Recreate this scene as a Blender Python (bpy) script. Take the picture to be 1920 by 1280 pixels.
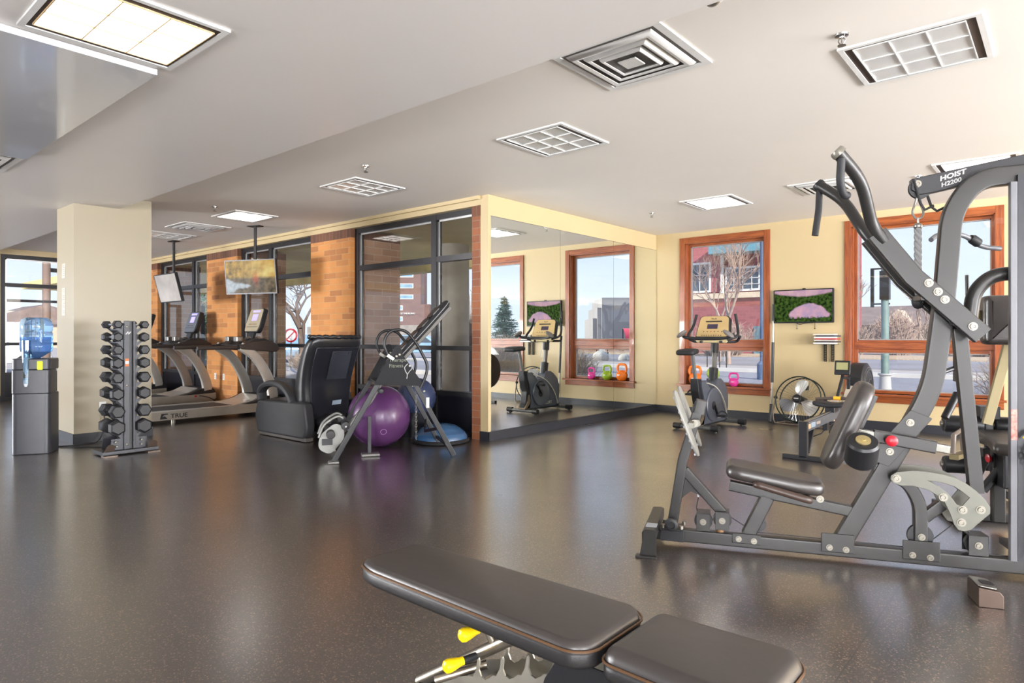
import bpy, bmesh, math, random
from mathutils import Vector, Matrix
random.seed(7)
for o in list(bpy.data.objects): bpy.data.objects.remove(o)
SC = bpy.context.scene
COL = SC.collection
R = math.radians
# ---------------------------------------------------------------- camera, view, world, lights
cam_d = bpy.data.cameras.new('camera'); cam = bpy.data.objects.new('camera', cam_d); COL.objects.link(cam)
cam.location = (0, 0, 1.2); cam.rotation_euler = (R(90), 0, R(40.53))
cam_d.sensor_width = 36; cam_d.lens = 22.89; cam_d.shift_y = -0.00484; cam_d.clip_end = 400
SC.camera = cam
SC.view_settings.view_transform = 'Standard'; SC.view_settings.look = 'None'
SC.view_settings.gamma = 1; SC.view_settings.use_curve_mapping = False
SC.view_settings.exposure = 0.36
W = bpy.data.worlds.new('sky'); SC.world = W; W.use_nodes = True
wn = W.node_tree; wn.nodes.clear()
out = wn.nodes.new('ShaderNodeOutputWorld'); bg = wn.nodes.new('ShaderNodeBackground')
tc = wn.nodes.new('ShaderNodeTexCoord'); sx = wn.nodes.new('ShaderNodeSeparateXYZ'); rp = wn.nodes.new('ShaderNodeValToRGB')
wn.links.new(tc.outputs['Generated'], sx.inputs[0]); wn.links.new(sx.outputs['Z'], rp.inputs[0])
rp.color_ramp.elements[0].position = 0.0; rp.color_ramp.elements[0].color = (.70, .78, .90, 1)
rp.color_ramp.elements[1].position = 0.5; rp.color_ramp.elements[1].color = (.33, .47, .76, 1)
cn = wn.nodes.new('ShaderNodeTexNoise'); cn.inputs['Scale'].default_value = 2.2; cn.inputs['Detail'].default_value = 5
mp = wn.nodes.new('ShaderNodeMapping'); mp.inputs['Scale'].default_value = (1, 1, 3.5)
wn.links.new(tc.outputs['Generated'], mp.inputs[0]); wn.links.new(mp.outputs[0], cn.inputs['Vector'])
cr = wn.nodes.new('ShaderNodeValToRGB'); cr.color_ramp.elements[0].position = .42; cr.color_ramp.elements[1].position = .72
cr.color_ramp.elements[1].color = (.35, .35, .35, 1)
wn.links.new(cn.outputs[0], cr.inputs[0])
mx = wn.nodes.new('ShaderNodeMixRGB'); wn.links.new(cr.outputs[0], mx.inputs[0]); wn.links.new(rp.outputs[0], mx.inputs[1]); mx.inputs[2].default_value = (.86, .90, .96, 1)
wn.links.new(mx.outputs[0], bg.inputs[0]); bg.inputs[1].default_value = 1.12
wn.links.new(bg.outputs[0], out.inputs[0])
def sun(name, e, ang, rot, col):
    d = bpy.data.lights.new(name, 'SUN'); d.energy = e; d.angle = R(ang); d.color = col
    o = bpy.data.objects.new(name, d); o.rotation_euler = rot; COL.objects.link(o); return o
def look(v):   # euler whose -Z points along v
    return Vector(v).to_track_quat('-Z', 'Y').to_euler()
sun('sun', 5.6, .6, look((-.74, .40, -.46)), (1, .93, .80))
def area(name, loc, dirv, sx_, sy_, power, col=(1, 1, 1)):
    d = bpy.data.lights.new(name, 'AREA'); d.shape = 'RECTANGLE'; d.size = sx_; d.size_y = sy_; d.energy = power; d.color = col
    o = bpy.data.objects.new(name, d); o.location = loc; o.rotation_euler = look(dirv); COL.objects.link(o); return o
# added fill lights standing in for daylight, in invented openings on the unseen sides
area('fill_light_east', (6.9, 5.0, 1.2), (-1, 0, 1.1), 8, 2.0, 1950, (.98, .98, 1))
area('fill_light_east_far', (6.9, -3.0, 1.2), (-1, 0, 1.1), 2.4, 2.0, 750, (.98, .98, 1))
area('fill_light_south_east', (4.1, -7.9, 1.2), (-.25, 1, 1.1), 2.2, 2.0, 1050, (.98, .98, 1))
area('fill_light_west', (-14.9, -6.5, 1.3), (1, .35, .8), 2.8, 2.2, 1200, (.98, .98, 1))
area('fill_light_south_west', (-13.8, -7.9, 1.2), (.1, 1, .9), 2.0, 2.0, 800, (.98, .98, 1))
# ---------------------------------------------------------------- materials
MATS = {}
def mat(name, c, rough=.5, metal=0., var=.06, vs=6., bump=0., bs=60., emit=0., spec=.5, coat=0., alpha=None, trans=0., ior=1.45, sheen=0.):
    if name in MATS: return MATS[name]
    m = bpy.data.materials.new(name); m.use_nodes = True; nt = m.node_tree; b = nt.nodes['Principled BSDF']
    L = nt.links.new
    t = nt.nodes.new('ShaderNodeTexCoord'); n = nt.nodes.new('ShaderNodeTexNoise'); n.inputs['Scale'].default_value = vs; n.inputs['Detail'].default_value = 3
    L(t.outputs['Object'], n.inputs['Vector'])
    r = nt.nodes.new('ShaderNodeValToRGB'); r.color_ramp.elements[0].position = .3; r.color_ramp.elements[1].position = .7
    r.color_ramp.elements[0].color = tuple(max(0, x*(1-var)) for x in c) + (1,)
    r.color_ramp.elements[1].color = tuple(min(1, x*(1+var)) for x in c) + (1,)
    L(n.outputs[0], r.inputs[0]); L(r.outputs[0], b.inputs['Base Color'])
    b.inputs['Roughness'].default_value = rough; b.inputs['Metallic'].default_value = metal
    b.inputs['Specular IOR Level'].default_value = spec; b.inputs['Coat Weight'].default_value = coat
    b.inputs['Transmission Weight'].default_value = trans; b.inputs['IOR'].default_value = ior
    if emit: b.inputs['Emission Color'].default_value = tuple(c)+(1,); b.inputs['Emission Strength'].default_value = emit
    if bump:
        n2 = nt.nodes.new('ShaderNodeTexNoise'); n2.inputs['Scale'].default_value = bs; n2.inputs['Detail'].default_value = 4
        L(t.outputs['Object'], n2.inputs['Vector']); bp = nt.nodes.new('ShaderNodeBump'); bp.inputs['Strength'].default_value = bump; bp.inputs['Distance'].default_value = .004
        L(n2.outputs[0], bp.inputs['Height']); L(bp.outputs[0], b.inputs['Normal'])
    MATS[name] = m; return m
def srgb(r, g, b):
    f = lambda x: ((x/255+.055)/1.055)**2.4 if x/255 > .04045 else x/255/12.92
    return (f(r), f(g), f(b))
M_ceil = mat('painted_ceiling', srgb(222, 216, 208), .6, var=.012, vs=1.5, bump=.05, bs=90)
M_soff = mat('satin_soffit_paint', srgb(208, 203, 198), .38, var=.012, vs=1.5, bump=.06, bs=60)
M_gloss = mat('gloss_ceiling_paint', srgb(190, 190, 192), .13, var=.01, vs=1, bump=.10, bs=9, spec=.9, coat=.6)
M_wall = mat('cream_yellow_wall_paint', srgb(192, 172, 132), .42, var=.012, vs=2, bump=.08, bs=140)
M_colp = mat('khaki_beige_column_paint', srgb(156, 146, 124), .34, var=.012, vs=2, bump=.08, bs=140)
M_base = mat('black_rubber_baseboard', srgb(44, 45, 50), .4, bump=.02)
M_dark = mat('dark_bronze_frame', srgb(40, 38, 40), .38, .3)
M_darkp = mat('dark_spandrel_panel', srgb(26, 27, 34), .3, .2)
M_silv = mat('silver_edge', srgb(200, 200, 200), .3, .8)
def wood(name, c1, c2, sc):
    m = bpy.data.materials.new(name); m.use_nodes = True; nt = m.node_tree; b = nt.nodes['Principled BSDF']; L = nt.links.new
    t = nt.nodes.new('ShaderNodeTexCoord'); mp = nt.nodes.new('ShaderNodeMapping'); mp.inputs['Scale'].default_value = sc
    n = nt.nodes.new('ShaderNodeTexNoise'); n.inputs['Scale'].default_value = 5; n.inputs['Detail'].default_value = 6; n.inputs['Distortion'].default_value = .8
    r = nt.nodes.new('ShaderNodeValToRGB'); r.color_ramp.elements[0].position = .35; r.color_ramp.elements[1].position = .66
    r.color_ramp.elements[0].color = c1+(1,); r.color_ramp.elements[1].color = c2+(1,)
    L(t.outputs['Object'], mp.inputs[0]); L(mp.outputs[0], n.inputs['Vector']); L(n.outputs[0], r.inputs[0]); L(r.outputs[0], b.inputs['Base Color'])
    b.inputs['Roughness'].default_value = .3; b.inputs['Coat Weight'].default_value = .3
    return m
M_woodv = wood('varnished_fir_vertical', srgb(122, 58, 26), srgb(158, 84, 38), (9, 9, .7))
M_woodh = wood('varnished_fir_horizontal', srgb(122, 58, 26), srgb(160, 86, 38), (.7, 9, 9))
def brick(name, c1, c2, mortar, w=.30, h=.085, dark=None, off=.5):
    m = bpy.data.materials.new(name); m.use_nodes = True; nt = m.node_tree; b = nt.nodes['Principled BSDF']; L = nt.links.new
    t = nt.nodes.new('ShaderNodeTexCoord'); s = nt.nodes.new('ShaderNodeSeparateXYZ'); a = nt.nodes.new('ShaderNodeMath'); a.operation = 'ADD'
    cb = nt.nodes.new('ShaderNodeCombineXYZ'); L(t.outputs['Object'], s.inputs[0]); L(s.outputs[0], a.inputs[0]); L(s.outputs[1], a.inputs[1])
    L(a.outputs[0], cb.inputs[0]); L(s.outputs[2], cb.inputs[1])
    k = nt.nodes.new('ShaderNodeTexBrick'); k.offset = off; k.inputs['Scale'].default_value = 1; k.inputs['Brick Width'].default_value = w; k.inputs['Row Height'].default_value = h
    k.inputs['Mortar Size'].default_value = .0045; k.inputs['Mortar Smooth'].default_value = .3; k.inputs['Bias'].default_value = -.3
    k.inputs['Color1'].default_value = c1+(1,); k.inputs['Color2'].default_value = c2+(1,); k.inputs['Mortar'].default_value = mortar+(1,)
    L(cb.outputs[0], k.inputs['Vector'])
    n = nt.nodes.new('ShaderNodeTexNoise'); n.inputs['Scale'].default_value = 7; n.inputs['Detail'].default_value = 6; L(t.outputs['Object'], n.inputs['Vector'])
    mm = nt.nodes.new('ShaderNodeMixRGB'); mm.blend_type = 'MULTIPLY'; mm.inputs[0].default_value = .35
    rr = nt.nodes.new('ShaderNodeValToRGB'); rr.color_ramp.elements[0].color = (.55, .5, .45, 1); rr.color_ramp.elements[1].color = (1.25, 1.2, 1.15, 1)
    L(n.outputs[0], rr.inputs[0]); L(k.outputs['Color'], mm.inputs[1]); L(rr.outputs[0], mm.inputs[2]); L(mm.outputs[0], b.inputs['Base Color'])
    b.inputs['Roughness'].default_value = .75
    bp = nt.nodes.new('ShaderNodeBump'); bp.inputs['Strength'].default_value = .5; bp.inputs['Distance'].default_value = .01; bp.invert = True
    L(k.outputs['Fac'], bp.inputs['Height']); L(bp.outputs[0], b.inputs['Normal'])
    return m
M_brick = brick('tan_orange_brick', srgb(200, 136, 74), srgb(142, 90, 56), srgb(190, 150, 100))
M_brickd = brick('brown_soldier_brick', srgb(110, 70, 48), srgb(84, 55, 42), srgb(120, 95, 75), .085, .2, off=0)
M_brickr = brick('rust_brown_brick', srgb(150, 92, 60), srgb(112, 68, 50), srgb(150, 120, 100))
M_brickx = brick('weathered_outdoor_brick', srgb(186, 146, 118), srgb(152, 114, 92), srgb(200, 180, 160), .30, .1)
M_brickred = brick('red_building_brick', srgb(150, 84, 88), srgb(128, 66, 72), srgb(170, 120, 120), .5, .22)
M_shing = brick('rose_shingle_siding', srgb(176, 102, 112), srgb(158, 88, 98), srgb(130, 60, 75), .7, .42)
M_brown = brick('brown_office_brick', srgb(112, 86, 82), srgb(96, 72, 70), srgb(124, 104, 100), 1., .5)
M_conc = mat('cast_concrete', srgb(196, 188, 176), .8, var=.14, vs=3, bump=.2, bs=30)
def floor_mat():
    m = bpy.data.materials.new('speckled_rubber_floor'); m.use_nodes = True; nt = m.node_tree; b = nt.nodes['Principled BSDF']; L = nt.links.new
    t = nt.nodes.new('ShaderNodeTexCoord')
    v = nt.nodes.new('ShaderNodeTexVoronoi'); v.inputs['Scale'].default_value = 210; L(t.outputs['Object'], v.inputs['Vector'])
    r = nt.nodes.new('ShaderNodeValToRGB'); r.color_ramp.interpolation = 'CONSTANT'
    e = r.color_ramp.elements; e[0].color = srgb(47, 39, 35)+(1,); e[1].position = .80; e[1].color = srgb(76, 62, 52)+(1,)
    x = e.new(.45); x.color = srgb(38, 32, 29)+(1,); x = e.new(.93); x.color = srgb(124, 102, 84)+(1,)
    sep = nt.nodes.new('ShaderNodeSeparateColor'); L(v.outputs['Color'], sep.inputs[0]); L(sep.outputs[0], r.inputs[0])
    # roll seams every 1.22 m
    s = nt.nodes.new('ShaderNodeSeparateXYZ'); L(t.outputs['Object'], s.inputs[0])
    def seam(o, off, per, wd):
        a = nt.nodes.new('ShaderNodeMath'); a.operation = 'ADD'; a.inputs[1].default_value = off+100*per; L(o, a.inputs[0])
        f = nt.nodes.new('ShaderNodeMath'); f.operation = 'MODULO'; f.inputs[1].default_value = per; L(a.outputs[0], f.inputs[0])
        c = nt.nodes.new('ShaderNodeMath'); c.operation = 'LESS_THAN'; c.inputs[1].default_value = wd; L(f.outputs[0], c.inputs[0]); return c.outputs[0]
    q = seam(s.outputs[0], .62, 1.22, .006)
    mm = nt.nodes.new('ShaderNodeMixRGB'); mm.inputs[2].default_value = (.012, .010, .010, 1); L(q, mm.inputs[0]); L(r.outputs[0], mm.inputs[1]); L(mm.outputs[0], b.inputs['Base Color'])
    n = nt.nodes.new('ShaderNodeTexNoise'); n.inputs['Scale'].default_value = 160; n.inputs['Detail'].default_value = 3; L(t.outputs['Object'], n.inputs['Vector'])
    bp = nt.nodes.new('ShaderNodeBump'); bp.inputs['Strength'].default_value = .22; bp.inputs['Distance'].default_value = .002
    L(n.outputs[0], bp.inputs['Height']); L(bp.outputs[0], b.inputs['Normal'])
    n3 = nt.nodes.new('ShaderNodeTexNoise'); n3.inputs['Scale'].default_value = 1.1; n3.inputs['Detail'].default_value = 4; L(t.outputs['Object'], n3.inputs['Vector'])
    mr = nt.nodes.new('ShaderNodeMapRange'); mr.inputs['From Min'].default_value = .3; mr.inputs['From Max'].default_value = .7; mr.inputs['To Min'].default_value = .27; mr.inputs['To Max'].default_value = .36
    L(n3.outputs[0], mr.inputs[0]); L(mr.outputs[0], b.inputs['Roughness']); b.inputs['Specular IOR Level'].default_value = 1.; b.inputs['IOR'].default_value = 1.6; b.inputs['Coat Weight'].default_value = 1.; b.inputs['Coat IOR'].default_value = 1.75; b.inputs['Coat Roughness'].default_value = .22
    return m
M_floor = floor_mat()
def glass_mat(name, tint=(1, 1, 1), refl=1.):
    m = bpy.data.materials.new(name); m.use_nodes = True; nt = m.node_tree; nt.nodes.clear(); L = nt.links.new
    o = nt.nodes.new('ShaderNodeOutputMaterial'); mi = nt.nodes.new('ShaderNodeMixShader'); t = nt.nodes.new('ShaderNodeBsdfTransparent'); g = nt.nodes.new('ShaderNodeBsdfGlossy')
    f = nt.nodes.new('ShaderNodeLayerWeight'); f.inputs[0].default_value = .5; pw = nt.nodes.new('ShaderNodeMath'); pw.operation = 'POWER'; pw.inputs[1].default_value = 4.5; L(f.outputs['Facing'], pw.inputs[0])
    mu = nt.nodes.new('ShaderNodeMath'); mu.operation = 'MULTIPLY_ADD'; mu.inputs[1].default_value = .7*refl; mu.inputs[2].default_value = .04*refl; L(pw.outputs[0], mu.inputs[0])
    t.inputs[0].default_value = tint+(1,); g.inputs['Roughness'].default_value = .01
    L(mu.outputs[0], mi.inputs[0]); L(t.outputs[0], mi.inputs[1]); L(g.outputs[0], mi.inputs[2]); L(mi.outputs[0], o.inputs[0]); return m
M_glass = glass_mat('window_glass', (.97, .98, .98))
M_mirror = mat('silvered_mirror', (.90, .93, .90), .0, 1., var=0)
M_black = mat('black_powder_coat', srgb(34, 34, 37), .38, .2, bump=.02)
M_blackm = mat('black_plastic', srgb(30, 30, 32), .42)
M_gun = mat('gunmetal_powder_coat', srgb(46, 45, 44), .36, .25, bump=.03, bs=200)
M_chrome = mat('bright_chrome', srgb(190, 190, 190), .16, 1.)
M_steel = mat('brushed_steel', srgb(150, 148, 143), .3, .9)
M_vinyl = mat('black_vinyl_upholstery', srgb(52, 47, 45), .36, bump=.12, bs=25, spec=.8)
M_vinyls = mat('black_vinyl_side', srgb(33, 31, 31), .45, bump=.12, bs=220)
M_rub = mat('matte_black_rubber', srgb(30, 30, 33), .6, bump=.05)
M_foam = mat('black_foam_roller', srgb(26, 26, 28), .42)
M_yel = mat('yellow_plastic_grip', srgb(240, 205, 20), .3)
M_red = mat('red_plastic_knob', srgb(170, 24, 40), .35)
M_white = mat('white_plastic', srgb(225, 225, 222), .4)
M_bolt = mat('zinc_bolt', srgb(128, 124, 114), .35, .5)
# ---------------------------------------------------------------- geometry helpers
class MB:
    def __init__(s): s.wn = False; s.v = []; s.f = []; s.mi = []; s.cur = 0
    def add(s, vs, fs):
        b = len(s.v); s.v += [tuple(x) for x in vs]; s.f += [tuple(b+i for i in f) for f in fs]; s.mi += [s.cur]*len(fs); return s
    def box(s, c, d, rot=None):
        m = rot.to_matrix() if hasattr(rot, 'to_matrix') else rot
        vs = []
        for i in (-1, 1):
            for j in (-1, 1):
                for k in (-1, 1):
                    p = Vector((i*d[0]/2, j*d[1]/2, k*d[2]/2))
                    if m: p = m @ p
                    vs.append(p+Vector(c))
        return s.add(vs, [(0, 1, 3, 2), (4, 6, 7, 5), (0, 4, 5, 1), (2, 3, 7, 6), (0, 2, 6, 4), (1, 5, 7, 3)])
    def bb(s, a, b): return s.box([(a[i]+b[i])/2 for i in range(3)], [abs(b[i]-a[i]) for i in range(3)])
    def ring(s, a, b, w, z0, z1):
        return s.bb((-a, -b, z0), (a, -b+w, z1)).bb((-a, b-w, z0), (a, b, z1)).bb((-a, -b+w+2e-4, z0), (-a+w, b-w-2e-4, z1)).bb((a-w, -b+w+2e-4, z0), (a, b-w-2e-4, z1))
    def sweep(s, pts, prof, up=None, cap=True, scales=None, closed=False):
        P = [Vector(p) for p in pts]; n = len(P); m = len(prof); vs = []
        T = []
        for i in range(n):
            if closed: t = (P[(i+1) % n]-P[i-1])
            else: t = P[min(i+1, n-1)]-P[max(i-1, 0)]
            T.append(t.normalized() if t.length > 1e-9 else Vector((0, 0, 1)))
        if up is None: up = Vector((0, 0, 1)) if abs(T[0].z) < .9 else Vector((1, 0, 0))
        up = Vector(up)
        N = up-T[0]*up.dot(T[0]); N.normalize()
        for i in range(n):
            N = N-T[i]*N.dot(T[i]); N.normalize(); B = T[i].cross(N)
            k = scales[i] if scales else 1
            f = 1.
            if 0 < i < n-1 and not closed:
                c = (P[i]-P[i-1]).normalized().dot((P[i+1]-P[i]).normalized()); f = 1/max(.5, math.sqrt(max(0, (1+c)/2)))
            for (a, b) in prof: vs.append(P[i]+N*a*k+B*b*k)
        fs = []
        for i in range(n if closed else n-1):
            i2 = (i+1) % n
            for j in range(m):
                j2 = (j+1) % m; fs.append((i*m+j, i2*m+j, i2*m+j2, i*m+j2))
        if cap and not closed: fs.append(tuple(range(m))); fs.append(tuple(reversed(range((n-1)*m, n*m))))
        return s.add(vs, fs)
    def tube(s, pts, r, n=12, **k):
        return s.sweep(pts, [(r*math.cos(2*math.pi*i/n), -r*math.sin(2*math.pi*i/n)) for i in range(n)], **k)
    def rect(s, pts, w, h, up=None, r=None, **k):   # w along the binormal, h along up
        r = r if r is not None else min(w, h)*.16; pr = []
        s.wn = True
        for (cx, cy, a0) in ((h/2-r, w/2-r, 0), (-h/2+r, w/2-r, 90), (-h/2+r, -w/2+r, 180), (h/2-r, -w/2+r, 270)):
            for a in (0, 45, 90): pr.append((cx+r*math.cos(R(a0+a)), cy+r*math.sin(R(a0+a))))
        return s.sweep(pts, pr[::-1], up=up, **k)
    def cyl(s, a, b, r, r2=None, n=20):
        return s.tube([a, b], 1, n, scales=[r, r if r2 is None else r2])
    def lathe(s, prof, c=(0, 0, 0), axis=(0, 0, 1), n=32, arc=2*math.pi):
        q = Vector((0, 0, 1)).rotation_difference(Vector(axis)); vs = []; fs = []; c = Vector(c); full = arc > 6.28; m = n if full else n+1
        for (r, z) in prof:
            for i in range(m):
                a = arc*i/n; vs.append(c+q @ Vector((r*math.cos(a), r*math.sin(a), z)))
        for j in range(len(prof)-1):
            for i in range(n):
                i2 = (i+1) % m; fs.append((j*m+i, j*m+i2, (j+1)*m+i2, (j+1)*m+i))
        if full and tuple(prof[0]) != tuple(prof[-1]):
            if prof[0][0] > 1e-6: fs.append(tuple(reversed(range(m))))
            if prof[-1][0] > 1e-6: fs.append(tuple(range((len(prof)-1)*m, len(prof)*m)))
        return s.add(vs, fs)
    def prism(s, poly, fn, t0, t1):     # poly in 2d, fn(a,b,t)->3d
        n = len(poly); vs = [fn(a, b, t0) for a, b in poly]+[fn(a, b, t1) for a, b in poly]
        fs = [tuple(reversed(range(n))), tuple(range(n, 2*n))]+[(i, (i+1) % n, n+(i+1) % n, n+i) for i in range(n)]
        return s.add(vs, fs)
    def pad(s, poly, fn, t, r, k=4):    # cushion: outline poly (2d), thickness t, rounded edges r
        n = len(poly); cx = sum(p[0] for p in poly)/n; cy = sum(p[1] for p in poly)/n
        def inset(d):
            o = []
            for i in range(n):
                p0 = Vector(poly[i-1]); p1 = Vector(poly[i]); p2 = Vector(poly[(i+1) % n])
                e1 = (p1-p0).normalized(); e2 = (p2-p1).normalized(); nn = Vector((-(e1.y+e2.y), e1.x+e2.x))
                if nn.length < 1e-6: nn = Vector((-e1.y, e1.x))
                nn.normalize(); c = max(.5, nn.dot(Vector((-e1.y, e1.x))))
                q = p1+nn*(d/c); o.append((q.x, q.y))
            return o
        A = sum(poly[i-1][0]*poly[i][1]-poly[i][0]*poly[i-1][1] for i in range(n))
        sg = 1 if A > 0 else -1
        rings = []
        for i in range(k+1): a = math.pi/2*i/k; rings.append((r*(1-math.sin(a)), r*(1-math.cos(a))))
        rings += [(0, t-r)]
        for i in range(1, k+1): a = math.pi/2*i/k; rings.append((r*(1-math.cos(a)), t-r+r*math.sin(a)))
        vs = []
        for d, z in rings: vs += [fn(a, b, z) for a, b in inset(d*sg)]
        m = len(rings)
        fs = [tuple(reversed(range(n))), tuple(range((m-1)*n, m*n))]
        for j in range(m-1): fs += [(j*n+i, j*n+(i+1) % n, (j+1)*n+(i+1) % n, (j+1)*n+i) for i in range(n)]
        return s.add(vs, fs)
    def ball(s, c, r, sx=1, sy=1, sz=1, n=24, m=14, rot=None):
        vs = []; fs = []; mm = rot
        for j in range(m+1):
            a = math.pi*j/m
            for i in range(n):
                b = 2*math.pi*i/n; p = Vector((r*sx*math.sin(a)*math.cos(b), r*sy*math.sin(a)*math.sin(b), r*sz*math.cos(a)))
                if mm: p = mm @ p
                vs.append(p+Vector(c))
        for j in range(m):
            for i in range(n): fs.append((j*n+i, (j+1)*n+i, (j+1)*n+(i+1) % n, j*n+(i+1) % n))
        return s.add(vs, fs)
    def build(s, name, ms, parent=None, bevel=0, smooth=35, seg=2, sub=0, world=False):
        me = bpy.data.meshes.new(name); me.from_pydata(s.v, [], s.f)
        ms = ms if isinstance(ms, (list, tuple)) else [ms]
        for m in ms: me.materials.append(m)
        bm = bmesh.new(); bm.from_mesh(me)
        if len(ms) > 1:
            for f, i in zip(bm.faces, s.mi): f.material_index = i
        bmesh.ops.remove_doubles(bm, verts=bm.verts, dist=1e-5)
        bmesh.ops.recalc_face_normals(bm, faces=bm.faces)
        for f in bm.faces: f.smooth = True
        for e in bm.edges:
            if len(e.link_faces) == 2:
                if e.calc_face_angle(0) > R(smooth): e.smooth = False
            else: e.smooth = False
        bm.to_mesh(me); bm.free()
        o = bpy.data.objects.new(name, me); COL.objects.link(o)
        if parent: o.parent = parent
        if s.wn: w_ = o.modifiers.new('wn', 'WEIGHTED_NORMAL'); w_.keep_sharp = True; w_.weight = 60
        if bevel:
            b = o.modifiers.new('bevel', 'BEVEL'); b.width = bevel; b.segments = seg; b.limit_method = 'ANGLE'; b.angle_limit = R(40)
            for p in me.polygons: p.use_smooth = True
            b.harden_normals = True
        if sub:
            b = o.modifiers.new('sub', 'SUBSURF'); b.levels = sub; b.render_levels = sub
        return o
def smoothpath(pts, k=6):
    P = [Vector(p) for p in pts]; o = []
    for i in range(len(P)-1):
        p0 = P[max(i-1, 0)]; p1 = P[i]; p2 = P[i+1]; p3 = P[min(i+2, len(P)-1)]
        for j in range(k):
            t = j/k; o.append(.5*((2*p1)+(-p0+p2)*t+(2*p0-5*p1+4*p2-p3)*t*t+(-p0+3*p1-3*p2+p3)*t**3))
    o.append(P[-1]); return o
def fillet(pts, r, k=5):
    P = [Vector(p) for p in pts]; o = [P[0]]
    for i in range(1, len(P)-1):
        a = (P[i-1]-P[i]); b = (P[i+1]-P[i]); d = min(r, a.length*.48, b.length*.48); a = P[i]+a.normalized()*d; b = P[i]+b.normalized()*d
        for j in range(k+1): t = j/k; o.append(a*(1-t)**2+P[i]*2*t*(1-t)+b*t*t)
    o.append(P[-1]); return o
def rpoly(pts, r, k=5):      # round a closed 2d polygon
    n = len(pts); o = []
    for i in range(n):
        p = Vector(pts[i]); a = Vector(pts[i-1])-p; b = Vector(pts[(i+1) % n])-p; rr = r[i] if isinstance(r, (list, tuple)) else r
        d = min(rr, a.length*.48, b.length*.48); a = p+a.normalized()*d; b = p+b.normalized()*d
        for j in range(k+1):
            t = j/k; q = a*(1-t)**2+p*2*t*(1-t)+b*t*t; o.append((q.x, q.y))
    return o
def empty(name, loc=(0, 0, 0), rz=0, label=None, cat=None, group=None, kind=None):
    o = bpy.data.objects.new(name, None); o.location = loc; o.rotation_euler = (0, 0, rz); o.empty_display_size = .1; COL.objects.link(o)
    return tag(o, label, cat, group, kind)
def tag(o, label=None, cat=None, group=None, kind=None):
    if label: o['label'] = label
    if cat: o['category'] = cat
    if group: o['group'] = group
    if kind: o['kind'] = kind
    return o
def copy_tree(o, parent=None):
    c = o.copy(); COL.objects.link(c); c.parent = parent
    for ch in [x for x in bpy.data.objects if x.parent == o]: copy_tree(ch, c)
    return c
def text(name, s, size, m, parent, loc, xdir, ydir, depth=.001, shear=0, bold=0, sx=1., align='LEFT'):
    cu = bpy.data.curves.new(name, 'FONT'); cu.body = s; cu.size = size; cu.extrude = depth; cu.shear = shear; cu.offset = bold; cu.align_x = align
    t = bpy.data.objects.new('tmp', cu); COL.objects.link(t); bpy.context.view_layer.update()
    me = bpy.data.meshes.new_from_object(t.evaluated_get(bpy.context.evaluated_depsgraph_get())); bpy.data.objects.remove(t)
    X = Vector(xdir).normalized(); Y = Vector(ydir); Y = (Y-X*Y.dot(X)).normalized(); Z = X.cross(Y)
    me.transform(Matrix(((X.x*sx, Y.x, Z.x, loc[0]), (X.y*sx, Y.y, Z.y, loc[1]), (X.z*sx, Y.z, Z.z, loc[2]), (0, 0, 0, 1))))
    me.materials.clear(); me.materials.append(m)
    o = bpy.data.objects.new(name, me); COL.objects.link(o)
    if parent: o.parent = parent
    return o
def struct(name, mb, m, parent=None, **k):
    o = mb.build(name, m, parent, **k)
    if not parent: o['kind'] = 'structure'
    return o
# ================================================================ THE ROOM
H = 2.83
struct('floor', MB().bb((-15.2, -8.0, -.06), (7.0, 5.62, 0)).bb((-5.25, 5.62, -.06), (7.0, 9.7, 0)), M_floor)
struct('ceiling', MB().bb((-15.2, 2.8, H), (7.0, 5.75, H+.1)).bb((-5.25, 5.75, H), (7.0, 9.75, H+.1)), M_ceil)
struct('ceiling_soffit', MB().bb((-8.99, -8.0, 2.69), (7.0, 2.8, H+.1)).bb((-15.2, -8.0, 2.692), (-8.99, 2.8, H+.1)), M_soff)
tag(struct('ceiling_drop_panel', MB().bb((-6.52, -2.5, 2.655), (-3.86, 1.475, 2.69)), M_gloss, bevel=.004), kind='structure')
# back (north) wall with two window openings
w1 = (-4.56, -3.335); w2 = (-2.19, -.655); zb, zt = .46, 2.65
b = MB(); xs = [-5.25, w1[0], w1[1], w2[0], w2[1], 7.0]
for i in range(5):
    if i in (1, 3): b.bb((xs[i], 9.5, 0), (xs[i+1], 9.72, zb)).bb((xs[i], 9.5, zt), (xs[i+1], 9.72, H))
    else: b.bb((xs[i], 9.5, 0), (xs[i+1], 9.72, H))
struct('wall_back', b, M_wall)
struct('wall_mirror', MB().bb((-5.25, 5.62, 0), (-5.062, 9.5, H)).bb((-5.182, 5.5, 0), (-5.062, 5.62, H)), M_wall)
struct('wall_east', MB().bb((7.0, -8.0, 0), (7.1, 9.7, .25)).bb((7.0, -8.0, 2.5), (7.1, 9.7, H)).bb((7.0, 9.3, .25), (7.1, 9.7, 2.5)), M_wall)
struct('wall_south', MB().bb((-15.2, -8.1, 0), (7.1, -8.0, .25)).bb((-15.2, -8.1, 2.5), (7.1, -8.0, H)), M_wall)
struct('wall_west', MB().bb((-15.2, -8.0, 0), (-15, 2.9, .25)).bb((-15.2, -8, 2.5), (-15, 2.9, H)).bb((-15.2, 2.5, .25), (-15, 2.9, 2.5)).bb((-15.2, 2.9, 0), (-15, 3.0, H)).bb((-15.2, 3.0, 2.73), (-15, 5.75, H)), M_wall)
struct('wall_header', MB().bb((-15, 5.5, 2.725), (-5.183, 5.76, H)).bb((-15, 5.46, 2.79), (-5.183, 5.5, H)), M_wall)
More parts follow.
